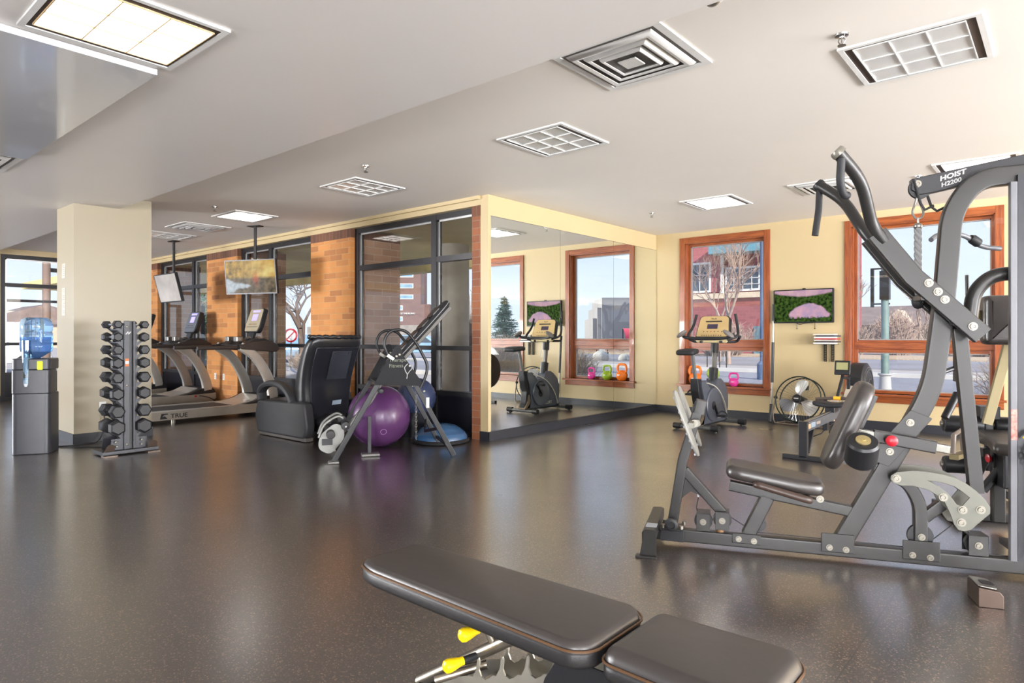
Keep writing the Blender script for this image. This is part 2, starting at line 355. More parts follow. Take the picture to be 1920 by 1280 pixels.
# baseboards
struct('baseboard_back', MB().bb((-5.05, 9.488, 0), (7.0, 9.5, .105)), M_base)
struct('baseboard_mirror', MB().bb((-5.062, 5.49, 0), (-5.046, 9.49, .105)).bb((-5.185, 5.488, 0), (-5.046, 5.5, .105)), M_base)
struct('baseboard_west', MB().bb((-15, -8.0, 0), (-14.988, 3.0, .105)), M_base)
# column
struct('column', MB().bb((-9.05, 2.345, 0), (-8.44, 3.155, H)), M_colp)
struct('baseboard_column', MB().bb((-9.07, 2.333, 0), (-8.428, 3.167, .11)), M_base)
# brick piers of the left wall
def pier(name, x0, x1, m=None, z0=0.):
    struct(name, MB().bb((x0, 5.5, z0), (x1, 5.72, 2.60)), m or M_brick)
    struct('trim_'+name.split('_')[-1]+'_brick_cap', MB().bb((x0-.001, 5.497, 2.60), (x1+.001, 5.72, 2.725)), M_brickd)
pier('wall_pier_1', -15., -14.4); pier('wall_pier_2', -12.15, -10.98); pier('wall_pier_3', -8.70, -7.70); pier('wall_pier_4', -5.32, -5.182, M_brickr)
# storefront windows between the piers
def storefront(n, x0, x1, mulls, axis='x'):
    p = empty('window_%d' % n, kind='structure')
    f = MB(); g = MB(); pn = MB(); sv = MB(); d0, d1 = 5.575, 5.675
    for z0, z1 in ((2.655, 2.725), (2.13, 2.20), (1.03, 1.085), (.47, .53), (0, .06)): f.bb((x0, d0, z0), (x1, d1, z1))
    for a, c in [(x0, x0+.075)]+[(m-.045, m+.045) for m in mulls]+[(x1-.06, x1)]: f.bb((a, d0-.003, 0), (c, d1, 2.725))
    for a in [x0+.075]+[m+.045 for m in mulls]: sv.bb((a, d0+.03, .53), (a+.028, d0+.045, 2.655))
    sv.bb((x0, d0+.03, 2.635), (x1, d0+.04, 2.655))
    g.bb((x0+.02, 5.622, .5), (x1-.02, 5.628, 2.68)); pn.bb((x0+.02, 5.60, .03), (x1-.02, 5.65, .49))
    def T(b):
        if axis == 'y': b.v = [(-15-(y-5.56), x, z) for x, y, z in b.v]
        return b
    T(f).build('window_frame', M_dark, p); T(sv).build('glazing_bead', M_silv, p); T(g).build('window_pane', M_glass, p); T(pn).build('spandrel_panel', M_darkp, p)
storefront(3, -14.4, -12.15, [-12.9]); storefront(4, -10.98, -8.70, [-10.02]); storefront(5, -7.70, -5.32, [-6.06])
storefront(6, 3.0, 5.5, [4.25], 'y')
# wooden windows of the back wall
def wood_window(n, x0, x1):
    p = empty('window_%d' % n, kind='structure'); t = .085; y = 9.5
    c = MB().bb((x0-t, y-.022, zb-.0), (x0, y, zt+t)).bb((x1, y-.022, zb), (x1+t, y, zt+t)); c.build('side_casing', M_woodv, p, bevel=.003)
    MB().bb((x0-.0, y-.021, zt), (x1+.0, y, zt+t)).build('head_casing', M_woodh, p, bevel=.003)
    MB().bb((x0-t-.03, y-.075, zb-.028), (x1+t+.03, y+.15, zb)).build('window_sill', M_woodh, p, bevel=.004)
    MB().bb((x0-t, y-.022, zb-.115), (x1+t, y, zb-.028)).build('apron', M_woodh, p, bevel=.003)
    j = MB().bb((x0-.001, y, zb), (x0+.012, y+.2, zt)).bb((x1-.012, y, zb), (x1+.001, y+.2, zt)); j.build('side_jamb', M_woodv, p)
    MB().bb((x0, y, zt-.012), (x1, y+.2, zt)).build('head_jamb', M_woodh, p)
    MB().bb((x0+.012, y+.09, 1.035), (x1-.012, y+.17, 1.125)).build('mid_rail', M_woodh, p, bevel=.004)
    for nm, z0, z1, s in (('upper_sash', 1.125, zt-.012, .035), ('lower_sash', zb, 1.035, .045)):
        v = MB().bb((x0+.012, y+.10, z0), (x0+.012+s, y+.16, z1)).bb((x1-.012-s, y+.10, z0), (x1-.012, y+.16, z1)); so = v.build(nm, M_woodv, p, bevel=.003)
        MB().bb((x0+.012+s, y+.101, z0), (x1-.012-s, y+.159, z0+s*.8)).bb((x0+.012+s, y+.101, z1-s), (x1-.012-s, y+.159, z1)).build('sash_rail', M_woodh, so, bevel=.003)
        a, b_ = x0+.012+s, x1-.012-s; k = MB(); dd = .012; c0 = z0+s*.8; c1 = z1-s
        k.bb((a, y+.112, c0), (a+dd, y+.15, c1)).bb((b_-dd, y+.112, c0), (b_, y+.15, c1)).bb((a, y+.112, c0), (b_, y+.15, c0+dd)).bb((a, y+.112, c1-dd), (b_, y+.15, c1))
        k.build('glazing_gasket', mat('grey_glazing_gasket', srgb(150, 140, 135), .5), so)
        MB().bb((a, y+.128, c0), (b_, y+.133, c1)).build('window_pane', M_glass, so)
wood_window(1, *w1); wood_window(2, *w2)
# wall mirrors
ys = [5.535, 6.88, 8.19, 8.80, 9.487]
lab = ['tall wall mirror panel nearest the glazed wall, reflecting the bike and wall screen', 'tall wall mirror panel reflecting a window with coloured kettlebells',
       'narrow tall wall mirror panel showing the right edge of the reflected window', 'narrow tall wall mirror panel in the corner beside the back wall']
for i in range(4):
    p = empty('wall_mirror', (-5.056, (ys[i]+ys[i+1])/2, .115), 0, lab[i], 'mirror', 'mirror panels on the short wall'); hw = (ys[i+1]-ys[i])/2-.002
    MB().bb((-.003, -hw, 0), (.005, hw, 2.47)).build('mirror_glass', M_mirror, p)
    MB().bb((-.004, -hw, -.008), (.009, hw, 0)).build('bottom_channel', M_chrome, p); MB().bb((-.004, -hw, 2.47), (.007, hw, 2.476)).build('top_channel', M_chrome, p)
# ================================================================ OUTSIDE
def ground_mat(name, c, rough=.9, v=.1, vs=1.): return mat(name, c, rough, var=v, vs=vs, bump=.3, bs=8)
M_side = ground_mat('pale_concrete_paving', srgb(172, 164, 162)); M_road = ground_mat('grey_asphalt', srgb(140, 138, 146), .9, .14, .3)
M_grav = mat('tan_winter_grass', srgb(186, 164, 140), .95, var=.35, vs=14, bump=.8, bs=30); M_curb = ground_mat('pale_curb', srgb(200, 196, 194))
tag(MB().bb((-150, 5.76, -.25), (-5.25, 150, -.15)).bb((-5.25, 9.75, -.25), (120, 150, -.15)).build('ground', M_side), kind='structure')
tag(MB().bb((-60, 16, -.149), (60, 24, -.12)).build('road', M_road), kind='structure')
tag(MB().bb((-60, 30, -.149), (60, 42, -.119)).build('far_road', M_road), kind='structure')
tag(MB().bb((-60, 24.0, -.149), (60, 24.4, .0)).bb((-60, 15.6, -.149), (60, 16, -.02)).build('curb', M_curb), kind='structure')
tag(MB().bb((-60, 42, -.149), (60, 49, -.05)).build('verge', M_grav), kind='structure')
# arcade outside the left wall
M_arc = mat('cream_arcade_ceiling', srgb(226, 208, 150), .8, var=.05, vs=3)
tag(MB().bb((-26, 5.76, 2.75), (-5.25, 9.4, 2.95)).bb((-26, 9.1, 2.55), (-5.25, 9.4, 2.75)).build('arcade_ceiling', M_arc), kind='structure')
for x, y, r in ((-7.95, 7.76, .27), (-13.9, 7.8, .27), (-20, 7.8, .27)):
    o = MB().lathe([(r, -.15), (r, 2.75)], (0, 0, 0), n=40).build('concrete_column', M_conc); o.location = (x, y, 0)
    tag(o, 'round bare concrete column holding up the covered walk outside', 'column', 'concrete columns of the covered walk')
for x0, lb in ((-8.15, 'outdoor brick fin wall beyond the large glazed bay by the inversion table'), (-11.4, 'outdoor brick fin wall beyond the middle bay behind the treadmill'), (-14.9, 'outdoor brick fin wall beyond the far bay')):
    b = MB().bb((x0, 5.75, -.15), (x0+.42, 6.42, 2.6)); o = b.build('brick_fin_wall', M_brickx); tag(o, lb, 'brick wall')
    MB().bb((x0-.002, 5.75, 2.6), (x0+.422, 6.422, 2.72)).build('brick_cap', M_brickd, o)
# tall brown office block far away through the large bay
def facade(name, org, ex, ln, hgt, depth, m, wins, label, mw=None, roof=None):
    ex = Vector(ex).normalized(); ez = Vector((0, 0, 1)); ey = Vector((-ex.y, ex.x, 0)); rot = math.atan2(ex.y, ex.x)
    r = empty(name, org, rot, label, 'building')
    MB().bb((0, 0, 0), (ln, depth, hgt)).build('wall', m, r)
    for (a, b_, c, d, kind) in wins:
        w = MB().bb((a, -.12, b_), (a+c, .04, b_+d)).build('window', mw or MATS['white_trim'], r)
        t = .16; MB().bb((a+t, -.14, b_+t), (a+c-t, -.1, b_+d-t)).build('pane', kind, w)
    if roof:
        for nm, z0, z1, ov, mm, xa, xb in roof: MB().bb((xa, -ov, z0), (xb, depth, z1)).build(nm, mm, r)
    return r
M_trimw = mat('white_trim', srgb(226, 226, 226), .6); M_pane = mat('sky_reflecting_pane', srgb(150, 185, 205), .08, .6, var=.2, vs=.6); M_paned = mat('dark_pane', srgb(90, 100, 112), .1, .5, var=.3, vs=2)
M_teal = mat('teal_metal_fascia', srgb(96, 150, 170), .5); M_stone = mat('pale_stone_band', srgb(205, 190, 170), .8, var=.1)
wins = [(0, 5.1+i*2.7, 23.2 if i > 1 else 20.6, 1.15, M_pane) for i in range(10)]
off = facade('office_block', (-140, 90.75, -.15), (.76, .65, 0), 25, 60, 12, M_brown, wins, 'tall brown office block with ribbon windows far beyond the concrete column')
MB().bb((25, 0, 0), (27.2, 9, 9.3)).build('annex', M_brown, off)
text('wall_sign', 'LLY HEALING', .62, M_trimw, off, (19.9, -.25, 6.8), (1, 0, 0), (0, 0, 1), .1)
# red apartment building through the first wooden window
def bay_wins():
    W_ = []
    return W_
rb = facade('red_apartment_building', (-34, 47, -.15), (1, .03, 0), 21, 13, 14, M_brickred,
    [(10.2, 4.7, 3.2, 2.3, M_paned), (14.5, 4.7, 2.6, 1.8, M_paned), (5, 4.7, 3, 2.3, M_paned), (14.5, 9, 2.6, 2.4, M_paned)],
    'red shingle and brick apartment building with white framed windows across the road')
MB().bb((-.02, -.1, 4.7), (14.2, .02, 12.2)).build('shingle_siding', M_shing, rb)
MB().bb((0, -.25, 4.2), (21, .05, 4.6)).build('stone_band', M_stone, rb)
MB().bb((13.8, -1.6, 7.4), (21.3, .05, 8.2)).build('balcony_fascia', M_teal, rb)
MB().bb((14.2, -.3, 4.6), (14.4, -.05, 7.4)).build('corner_board', M_trimw, rb)
MB().bb((16.6, -.1, .1), (17.9, .0, 2.1)).build('door', M_pane, rb)
g = MB()
for i in range(1, 4): g.bb((14.5+i*.65, -.2, 4.8), (14.5+i*.65+.05, -.14, 6.4))
for i in range(1, 4): g.bb((14.5, -.2, 4.7+i*.45), (17.1, -.14, 4.75+i*.45))
g.bb((10.2, -.2, 6.0), (13.4, -.14, 6.06)).bb((12.5, -.2, 4.8), (12.56, -.14, 7))
g.build('window_grid', mat('grey_muntins', srgb(200, 200, 205), .6), rb)
# houses beyond the second window
M_roof = mat('brown_shingle_roof', srgb(128, 112, 108), .9, var=.2, vs=1); M_house = mat('beige_house_siding', srgb(188, 172, 155), .8)
def house(x, y, w, d, hh, rh, lb, mw=M_house):
    r = empty('house', (x, y, -.15), 0, lb, 'house')
    MB().bb((-w/2, -d/2, 0), (w/2, d/2, hh)).build('wall', mw, r)
    b = MB(); o = .5
    b.add([(-w/2-o, -d/2-o, hh), (w/2+o, -d/2-o, hh), (w/2+o, d/2+o, hh), (-w/2-o, d/2+o, hh), (-w/2-o, 0, hh+rh), (w/2+o, 0, hh+rh)], [(0, 1, 5, 4), (2, 3, 4, 5), (1, 2, 5), (3, 0, 4), (0, 3, 2, 1)]); b.build('roof', M_roof, r)
    for i in range(3): MB().bb((-w/2+1+i*w/3, -d/2-.06, 1.1), (-w/2+2.2+i*w/3, -d/2, 2.3)).build('window', M_paned, r)
    MB().add([(w*.1, -d/2-1.2, hh-.1), (w*.1+3.2, -d/2-1.2, hh-.1), (w*.1+1.6, -d/2-1.2, hh+1.6), (w*.1, 0, hh-.1), (w*.1+3.2, 0, hh-.1), (w*.1+1.6, 0, hh+1.6)], [(0, 1, 2), (0, 2, 5, 3), (1, 4, 5, 2), (0, 3, 4, 1)]).build('gable', mw, r)
house(-16.5, 84, 12, 9, 2.6, 2.2, 'low beige house with a small front gable behind bare bushes, left of the pole')
house(-2, 90, 14, 9, 2.5, 2.0, 'low brown-roofed house behind bare bushes, right of the gym tower frame')
# bare trees and bushes
M_bark = mat('grey_bare_bark', srgb(150, 132, 122), .9, var=.2, vs=8); M_twig = mat('pinkish_bare_twigs', srgb(160, 138, 128), .9, var=.15, vs=5)
M_twigw = mat('pale_dry_twigs', srgb(164, 146, 132), .9, var=.15, vs=5); M_barkd = mat('dark_bark', srgb(100, 84, 76), .9)
def tree(x, y, h, seed, lb, m=M_bark, lv=5, spread=.55, r0=.16, tilt=0, z0=-.15, group=None):
    rnd = random.Random(seed); b = MB()
    def br(p, d, L_, r, l):
        q = p+d*L_*.5+Vector((rnd.uniform(-1, 1), rnd.uniform(-1, 1), 0))*L_*.04; e = p+d*L_
        b.tube([p, q, e], 1, 5 if l > 2 else 3, scales=[r, r*.85, r*.68], cap=False)
        if l == 0: return
        for i in range(rnd.choice((2, 3, 3)) if l > 1 else 3):
            v = Vector((rnd.gauss(0, 1), rnd.gauss(0, 1), rnd.gauss(0, .6))); v = (v-d*v.dot(d)).normalized()
            nd = (d+v*spread*rnd.uniform(.6, 1.3)+Vector((0, 0, .12))).normalized(); br(e if i < 2 else q, nd, L_*rnd.uniform(.62, .86), r*.62, l-1)
    br(Vector((0, 0, 0)), Vector((tilt, 0, 1)).normalized(), h*.27, r0, lv)
    o = b.build('bare_tree', m, smooth=80); o.location = (x, y, z0); return tag(o, lb, 'tree', group)
def bush(x, y, h, w, seed, lb, m=M_twig, n=420, z0=-.15, name='bare_bush', group=None, r=.014):
    rnd = random.Random(seed); b = MB()
    for i in range(n):
        a = rnd.uniform(0, 6.28); q = rnd.random()**.6; p = Vector((math.cos(a)*w*.25*q, math.sin(a)*w*.25*q, 0)); e = Vector((math.cos(a)*w*.5*q*rnd.uniform(.6, 1.2), math.sin(a)*w*.5*q, h*rnd.uniform(.45, 1)*(1-.35*q)))
        mid = (p+e)/2+Vector((rnd.uniform(-1, 1), rnd.uniform(-1, 1), .2))*w*.07
        b.tube([p, mid, e], 1, 3, scales=[r, r*.8, r*.4], cap=False)
        for k in range(3):
            t = rnd.uniform(.3, .9); s_ = mid.lerp(e, t); d = Vector((rnd.uniform(-1, 1), rnd.uniform(-1, 1), rnd.uniform(0, 1)))*w*.13
            b.tube([s_, s_+d], 1, 3, scales=[r*.5, r*.2], cap=False)
    o = b.build(name, m, smooth=80); o.location = (x, y, z0); return tag(o, lb, 'bush', group)
tree(-12.4, 30.5, 8.2, 3, 'pale bare tree in front of the red apartment building', M_twig, 7, .52, .12)
tree(-13.9, 33, 7.5, 5, 'thin bare tree beside the larger one, by the red building', M_twig, 6, .45, .08)
bush(-17.6, 42.5, 3.0, 4, 8, 'bare bush growing against the red building wall', M_twig, 300, r=.03)
BL = [w+' bare bush of the row beyond the road, counted from the left' for w in ('first', 'second', 'third', 'fourth', 'fifth', 'sixth', 'seventh')]
for i, x in enumerate((-12.2, -9.6, -6.8, -4.0, -1.2, 1.8, 5.0)):
    y = 52+(i*7 % 5)*1.3
    bush(x, y, 2.9+(i*5 % 3)*.5, 3.6, 20+i, BL[i], M_twig if i % 2 else M_bark, 260, group='bare bushes beyond the road', r=.035)
tree(-14.0, 60, 8.5, 31, 'slim bare tree rising above the bushes left of the green pole', M_bark, 5, .4, .14)
tree(-9.2, 62, 7.5, 32, 'bare tree above the bushes seen right of the green pole', M_bark, 5, .5, .14)
# gravel bed with dry bushes close outside the second window
bush(-.15, 13.4, 1.3, 2.2, 41, 'dense pale dry bush close outside the right end of the second wooden window', M_twigw, 900, r=.008)
bush(1.5, 13.0, 1.55, 2.6, 42, 'large pale dry bush outside, seen in the mirror', M_twigw, 1000, r=.009)
bush(4.0, 14.6, 1.25, 2.8, 43, 'pale dry bush at the foot of the spruce, seen in the mirror', M_twigw, 900, r=.009)
# green lamp pole outside window 2
gp = empty('traffic_pole', (-2.84, 15.0, -.15), 0, 'grey-green steel pole with a flanged base and a signal box outside the second window', 'pole')
MB().lathe([(.075, 0), (.065, 5.2)]).build('pole', mat('weathered_green_pole', srgb(120, 140, 138), .5, .2, var=.3, vs=3), gp)
MB().lathe([(.2, 0), (.2, .04), (.13, .06), (.10, .55), (.13, .57), (.13, .6), (.075, .6)]).build('base', mat('grey_pole_base', srgb(176, 176, 180), .6), gp)
MB().bb((-.26, -.03, 1.95), (-.2, .03, 2.75)).bb((-.2, -.02, 2.72), (.09, .02, 2.75)).bb((-.2, -.02, 2.0), (.09, .02, 2.03)).bb((-.085, -.085, 2.1), (.085, .085, 2.68)).build('signal_box', M_dark, gp)
# blue lamp post with bell shade outside window 1
M_blue = mat('slate_blue_post', srgb(86, 106, 140), .5)
lp = empty('street_lamp', (-7.15, 20.2, -.15), 0, 'slate blue street lamp with a bell shade hanging at the right of the first window', 'street lamp')
MB().lathe([(.16, 0), (.16, .5), (.075, .6), (.07, 6.5)]).build('post', M_blue, lp)
MB().tube([(0, 0, 5.6), (-.4, 0, 4.9)], .02).bb((-.7, -.03, 4.78), (0, .03, 4.86)).build('bracket', M_blue, lp)
MB().lathe([(.04, .5), (.06, .42), (.16, .3), (.2, .12), (.42, 0), (.40, 0), (.18, .13), (.0, .3)], (-.42, 0, 4.3)).build('lamp_shade', mat('pale_lamp_metal', srgb(180, 190, 205), .4, .5), lp)
# bicycle rack
br_ = MB().tube(fillet([(-.3, 0, 0), (-.3, 0, .8), (.1, 0, .8), (.1, 0, 0)], .05), .025, 8).tube(fillet([(.25, 0, 0), (.25, 0, .75), (.55, 0, .75), (.55, 0, 0)], .05), .025, 8).build('bicycle_rack', M_blackm)
br_.location = (-11.5, 26.7, -.12); tag(br_, 'small dark bicycle rack standing on the pavement outside the first window', 'bicycle rack')
# seen in the mirror: grey building with stepped roof, awning, spruce, benches, boulders
gb = empty('grey_office_building', (24.9, 74.8, -.15), math.atan2(-.65, .76), 'grey building with a stepped roofline, seen in the mirror', 'building')
M_grey = mat('grey_stucco', srgb(158, 154, 156), .9, var=.06, vs=.4)
MB().bb((0, 0, 0), (11.0, 10, 6.1)).bb((11, .5, 0), (11.5, 10, 4.9)).bb((11.5, 1, 0), (12, 10, 3.6)).build('wall', M_grey, gb)
MB().bb((1, -.1, 0), (10, .02, .9)).build('dark_base', mat('blue_grey_glazing', srgb(70, 84, 110), .2), gb)
M_aw = mat('red_canvas_awning', srgb(235, 90, 110), .7)
aw = empty('awning', (18.4, 54.5, -.15), math.atan2(-.65, .76), 'red barrel awning in front of the grey building, seen in the mirror', 'awning'); b = MB()
for i in range(5):
    a0, a1 = R(90-i*18), R(90-(i+1)*18); p_ = [(0, -1.6*math.cos(a), 1.0+1.1*math.sin(a)) for a in (a0, a1)]
    b.add([p_[0], (3.6, p_[0][1], p_[0][2]), (3.6, p_[1][1], p_[1][2]), p_[1]], [(0, 1, 2, 3)])
b.build('canvas', M_aw, aw); MB().bb((0, .0, 0), (.08, .08, 2.1)).build('post', M_dark, aw); MB().bb((3.5, 0, 0), (3.58, .08, 2.1)).build('post', M_dark, aw)
M_spr = mat('spruce_needles', srgb(84, 110, 92), .9, var=.4, vs=9); rnd = random.Random(5); b = MB(); t_ = empty('spruce_tree', (6.35, 18.8, -.15), 0, 'green spruce tree outside, seen in the mirror beside the wall screen', 'tree')
for i in range(560):
    z = rnd.uniform(.3, 4.3); rr = (4.5-z)*.42*rnd.uniform(.5, 1); a = rnd.uniform(0, 6.28); e = Vector((math.cos(a)*rr, math.sin(a)*rr, z-.12*rr)); s_ = Vector((0, 0, z))
    b.tube([s_, e], 1, 3, scales=[.02, .008], cap=False)
    for k in range(7):
        q = s_.lerp(e, rnd.uniform(.35, 1)); d = Vector((rnd.gauss(0, 1), rnd.gauss(0, 1), rnd.gauss(0, .5)))*.09; b.tube([q, q+d], 1, 3, scales=[.026, .006], cap=False)
t_.scale = (.78, .78, .66); b.build('foliage', M_spr, t_, smooth=80); MB().lathe([(.09, 0), (.02, 4.4)]).build('trunk', M_barkd, t_)
M_bench = mat('bench_slats', srgb(200, 150, 120), .7)
for i, (x, y) in enumerate(((11.4, 31.6), (9.7, 32.9))):
    p = empty('park_bench', (x, y, -.13), R(-35), ['wooden slatted bench outside, left one of the two seen in the mirror', 'wooden slatted bench outside, right one of the two seen in the mirror'][i], 'bench', 'benches outside seen in the mirror')
    MB().bb((-.9, -.22, .42), (.9, .22, .46)).build('seat', M_bench, p); MB().bb((-.9, .2, .5), (.9, .24, .62)).bb((-.9, .2, .66), (.9, .24, .8)).build('backrest', M_bench, p)
    for sx_ in (-.75, .75): MB().bb((sx_-.03, -.2, 0), (sx_+.03, .22, .42)).bb((sx_-.03, .2, .4), (sx_+.03, .24, .8)).build('leg', M_dark, p)
M_rock = mat('pale_granite', srgb(180, 176, 172), .9, var=.2, vs=5, bump=.6, bs=6)
for i, (x, y, s_) in enumerate(((10.9, 29.6, .4), (9.6, 30.6, .5), (8.6, 31.4, .35))):
    o = MB().ball((0, 0, s_*.4), s_, 1, .7, .75, 12, 8).build('boulder', M_rock); o.location = (x, y, -.15)
    tag(o, ['pale boulder in front of the left bench, in the mirror', 'largest pale boulder between the two benches, in the mirror', 'small pale boulder before the right bench, in the mirror'][i], 'boulder', 'boulders outside seen in the mirror')
# beyond the left wall: trees, hedge, cars, signs
tree(-19.6, 12.1, 6.0, 64, 'bare dark tree outside, standing left of the orange brick pier', M_barkd, 6, .6, .13, -.12)
tree(-24.5, 16.8, 8.5, 52, 'second bare dark tree farther out behind the first', M_barkd, 5, .5, .16)
bush(-19.5, 12.9, 1.1, 2.6, 53, 'low dry bush outside the middle bay', M_twigw, 700, r=.012)
bush(-27.0, 11.6, 4.6, 4.5, 54, 'tall tangle of pale branches outside the far bay', M_twigw, 1500, r=.016)
bush(-31.0, 12.6, 5.0, 4.5, 55, 'tall tangle of pale branches outside, farther left in the far bay', M_twigw, 1500, r=.018)
bush(-10.4, 10.75, 2.8, .7, 57, 'slender bare shrub to the right of the concrete column', M_bark, 200, r=.012)
t2 = MB(); rnd = random.Random(9)
for i in range(1500):
    a = rnd.uniform(0, 6.28); q = rnd.random()**.5*.8; z = rnd.uniform(0, 3.8); p = Vector((math.cos(a)*q, math.sin(a)*q, z)); d = Vector((rnd.gauss(0, 1), rnd.gauss(0, 1), rnd.gauss(0, 1)))*.12; t2.tube([p, p+d], 1, 3, scales=[.03, .01], cap=False)
o = t2.build('evergreen_shrub', M_spr, smooth=80); o.location = (-23.6, 10.6, -.15); tag(o, 'narrow green evergreen shrub outside the far bay, beside its mullion', 'bush')
def car(x, y, rz, m, lb):
    r = empty('parked_car', (x, y, -.12), rz, lb, 'car', 'cars parked outside')
    pr = rpoly([(-2.2, .3), (-2.2, .8), (-1.5, .92), (-.9, 1.42), (.7, 1.42), (1.4, .95), (2.15, .8), (2.25, .35)], .15, 4)
    MB().prism(pr, lambda a, b_, t: (a, t, b_), -.85, .85).build('body', m, r, bevel=.06)
    MB().prism(rpoly([(-1.25, .95), (-.8, 1.36), (.62, 1.36), (1.15, .95)], .05), lambda a, b_, t: (a, t, b_), -.87, .87).build('window', M_paned, r)
    for a in (-1.4, 1.4):
        for s_ in (-.8, .8): MB().cyl((a, s_-.1, .33), (a, s_+.1, .33), .33).build('wheel', M_rub, r)
M_cb = mat('pale_blue_car_paint', srgb(140, 175, 205), .2, .3); M_cw = mat('silver_car_paint', srgb(205, 208, 212), .2, .3)
car(-31.5, 19.0, R(150), M_cb, 'pale blue car parked outside, right of the no-parking sign'); car(-41, 26, R(140), M_cw, 'silver car parked farther back outside the middle bay')
car(-31, 27, R(40), M_cb, 'pale blue car seen through the large bay, between office block and column')
car(-30, 5.3, R(80), M_cw, 'silver car parked outside the west window behind the water cooler')
sg = empty('road_sign', (-25.4, 15.1, -.85), R(35), 'round white road sign with a red ring outside the middle bay', 'sign')
MB().lathe([(.03, 0), (.03, 2.35)]).build('post', M_steel, sg); MB().cyl((0, -.04, 2.1), (0, -.02, 2.1), .3).build('sign_face', M_trimw, sg)
MB().lathe([(.30, -.012), (.30, .012), (.23, .012), (.23, -.012), (.30, -.012)], (0, -.05, 2.1), (0, 1, 0)).box((0, -.05, 2.1), (.05, .015, .5), Matrix.Rotation(R(45), 3, 'Y')).build('red_ring', M_red, sg)
tag(MB().bb((-120, 75, -.15), (-38, 80, 3.2)).build('hedge_row', mat('far_hedge', srgb(170, 160, 150), .9, var=.3, vs=.5)), 'long grey hedge of bare shrubs on the horizon beyond the left windows', 'hedge', kind='stuff')
# outside the west window: pole lamp and low houses
wl = empty('pendant_street_lamp', (-20.0, 4.95, -.15), R(-70), 'dark pole lamp with a bell shade on a braced arm outside the west window', 'street lamp')
MB().lathe([(.09, 0), (.09, 5.5)]).build('post', mat('rusty_brown_post', srgb(120, 100, 92), .7), wl)
MB().bb((-1.0, -.04, 3.02), (0, .04, 3.12)).tube([(-.85, 0, 3.12), (-.15, 0, 4.3)], .025).build('arm', M_dark, wl)
MB().lathe([(.04, .62), (.12, .56), (.13, .42), (.2, .3), (.45, 0), (.42, 0), (.16, .3), (0, .35)], (-.85, 0, 2.4)).build('lamp_shade', M_dark, wl)
house(-98, 23, 9, 14, 2.8, 2.4, 'low house with a snowy grey roof outside the west window')
tag(MB().bb((-19, 3.4, 2.02), (-18.9, 8.5, 2.08)).bb((-19, 8.4, -.15), (-18.9, 8.5, 2.08)).bb((-19, 3.4, -.15), (-18.9, 3.5, 2.08)).build('canopy_bar', M_dark), 'thin dark horizontal bar of a canopy outside the west window', 'canopy')
tag(MB().bb((-150, -20, -.25), (-15.2, 5.76, -.15)).build('parking_lot', M_road), kind='structure')
# ================================================================ CEILING FIXTURES
M_lit = mat('lit_fluorescent_diffuser', (1, .93, .82), .5, emit=3.2, var=.02); M_litw = mat('bright_fluorescent_diffuser', (1, .96, .9), .5, emit=4.5, var=.02)
M_dim = mat('unlit_prismatic_diffuser', srgb(215, 215, 212), .3, .3, var=.05, vs=5)
M_frm = mat('white_fixture_frame', srgb(212, 211, 208), .4); M_slot = mat('dark_air_slot', srgb(60, 45, 38), .6)
def fixture(x, y, z, md, lb, sx_=.66, sy_=.68, slots='y'):
    r = empty('ceiling_light', (x, y, z), 0, lb, 'ceiling light', 'recessed ceiling lights'); a, b_ = sx_/2, sy_/2; w = .028
    MB().ring(a, b_, w, -.012, 0).build('frame', M_frm, r)
    MB().bb((-a+w, -b_+w, -.006), (a-w, b_-w, -.002)).build('air_slot', M_slot, r)
    g0 = .02; A, B = a-w-g0*2.2, b_-w-g0
    # nine concave cells
    d = MB()
    for i in range(3):
        for j in range(3):
            x0 = -A+i*2*A/3; x1 = x0+2*A/3; y0 = -B+j*2*B/3; y1 = y0+2*B/3; k = 6; vs = []; fs = []
            for p in range(k+1):
                t = p/k; zz = -.010+.0035*math.sin(math.pi*t)
                vs += [(x0, y0+(y1-y0)*t, zz), (x1, y0+(y1-y0)*t, zz)]
            for p in range(k): fs.append((2*p, 2*p+1, 2*p+3, 2*p+2))
            d.add(vs, fs)
    d.build('diffuser', md, r)
    l = MB()
    for i in range(4):
        l.bb((-A+i*2*A/3-.0024, -B, -.015), (-A+i*2*A/3+.0024, B, -.008)); l.bb((-A, -B+i*2*B/3-.0024, -.015), (A, -B+i*2*B/3+.0024, -.008))
    l.build('louvre', M_frm if md is not M_lit else mat('warm_louvre', srgb(190, 160, 120), .4), r)
    return r
fixture(-3.45, 1.17, 2.69, M_lit, 'large glowing warm ceiling light at the top left beside the glossy drop panel', .70, .70)
fixture(-.665, 4.35, H, M_dim, 'unlit grey nine-cell ceiling light at the top right', .67, .69)
fixture(-3.26, 4.34, H, M_dim, 'pale nine-cell ceiling light in the middle of the ceiling, nearest the mirror wall front')
fixture(-5.85, 4.34, H, M_dim, 'pale nine-cell ceiling light above the space before the inversion table', .64, .66)
fixture(-8.48, 4.35, H, M_litw, 'bright ceiling light seen just right of the column top', .68, .60)
fixture(-3.25, 7.62, H, M_litw, 'bright ceiling light near the first wooden window', .64, .68)
fixture(-.66, 7.62, H, M_litw, 'bright ceiling light behind the boom of the multi gym', .66, .70)
fixture(-11.05, 4.35, H, M_dim, 'pale ceiling light farthest left along the left wall, above the farther treadmill')
fixture(-13.1, 4.35, H, M_litw, 'sliver of a bright ceiling light beyond the vent near the far end of the room')
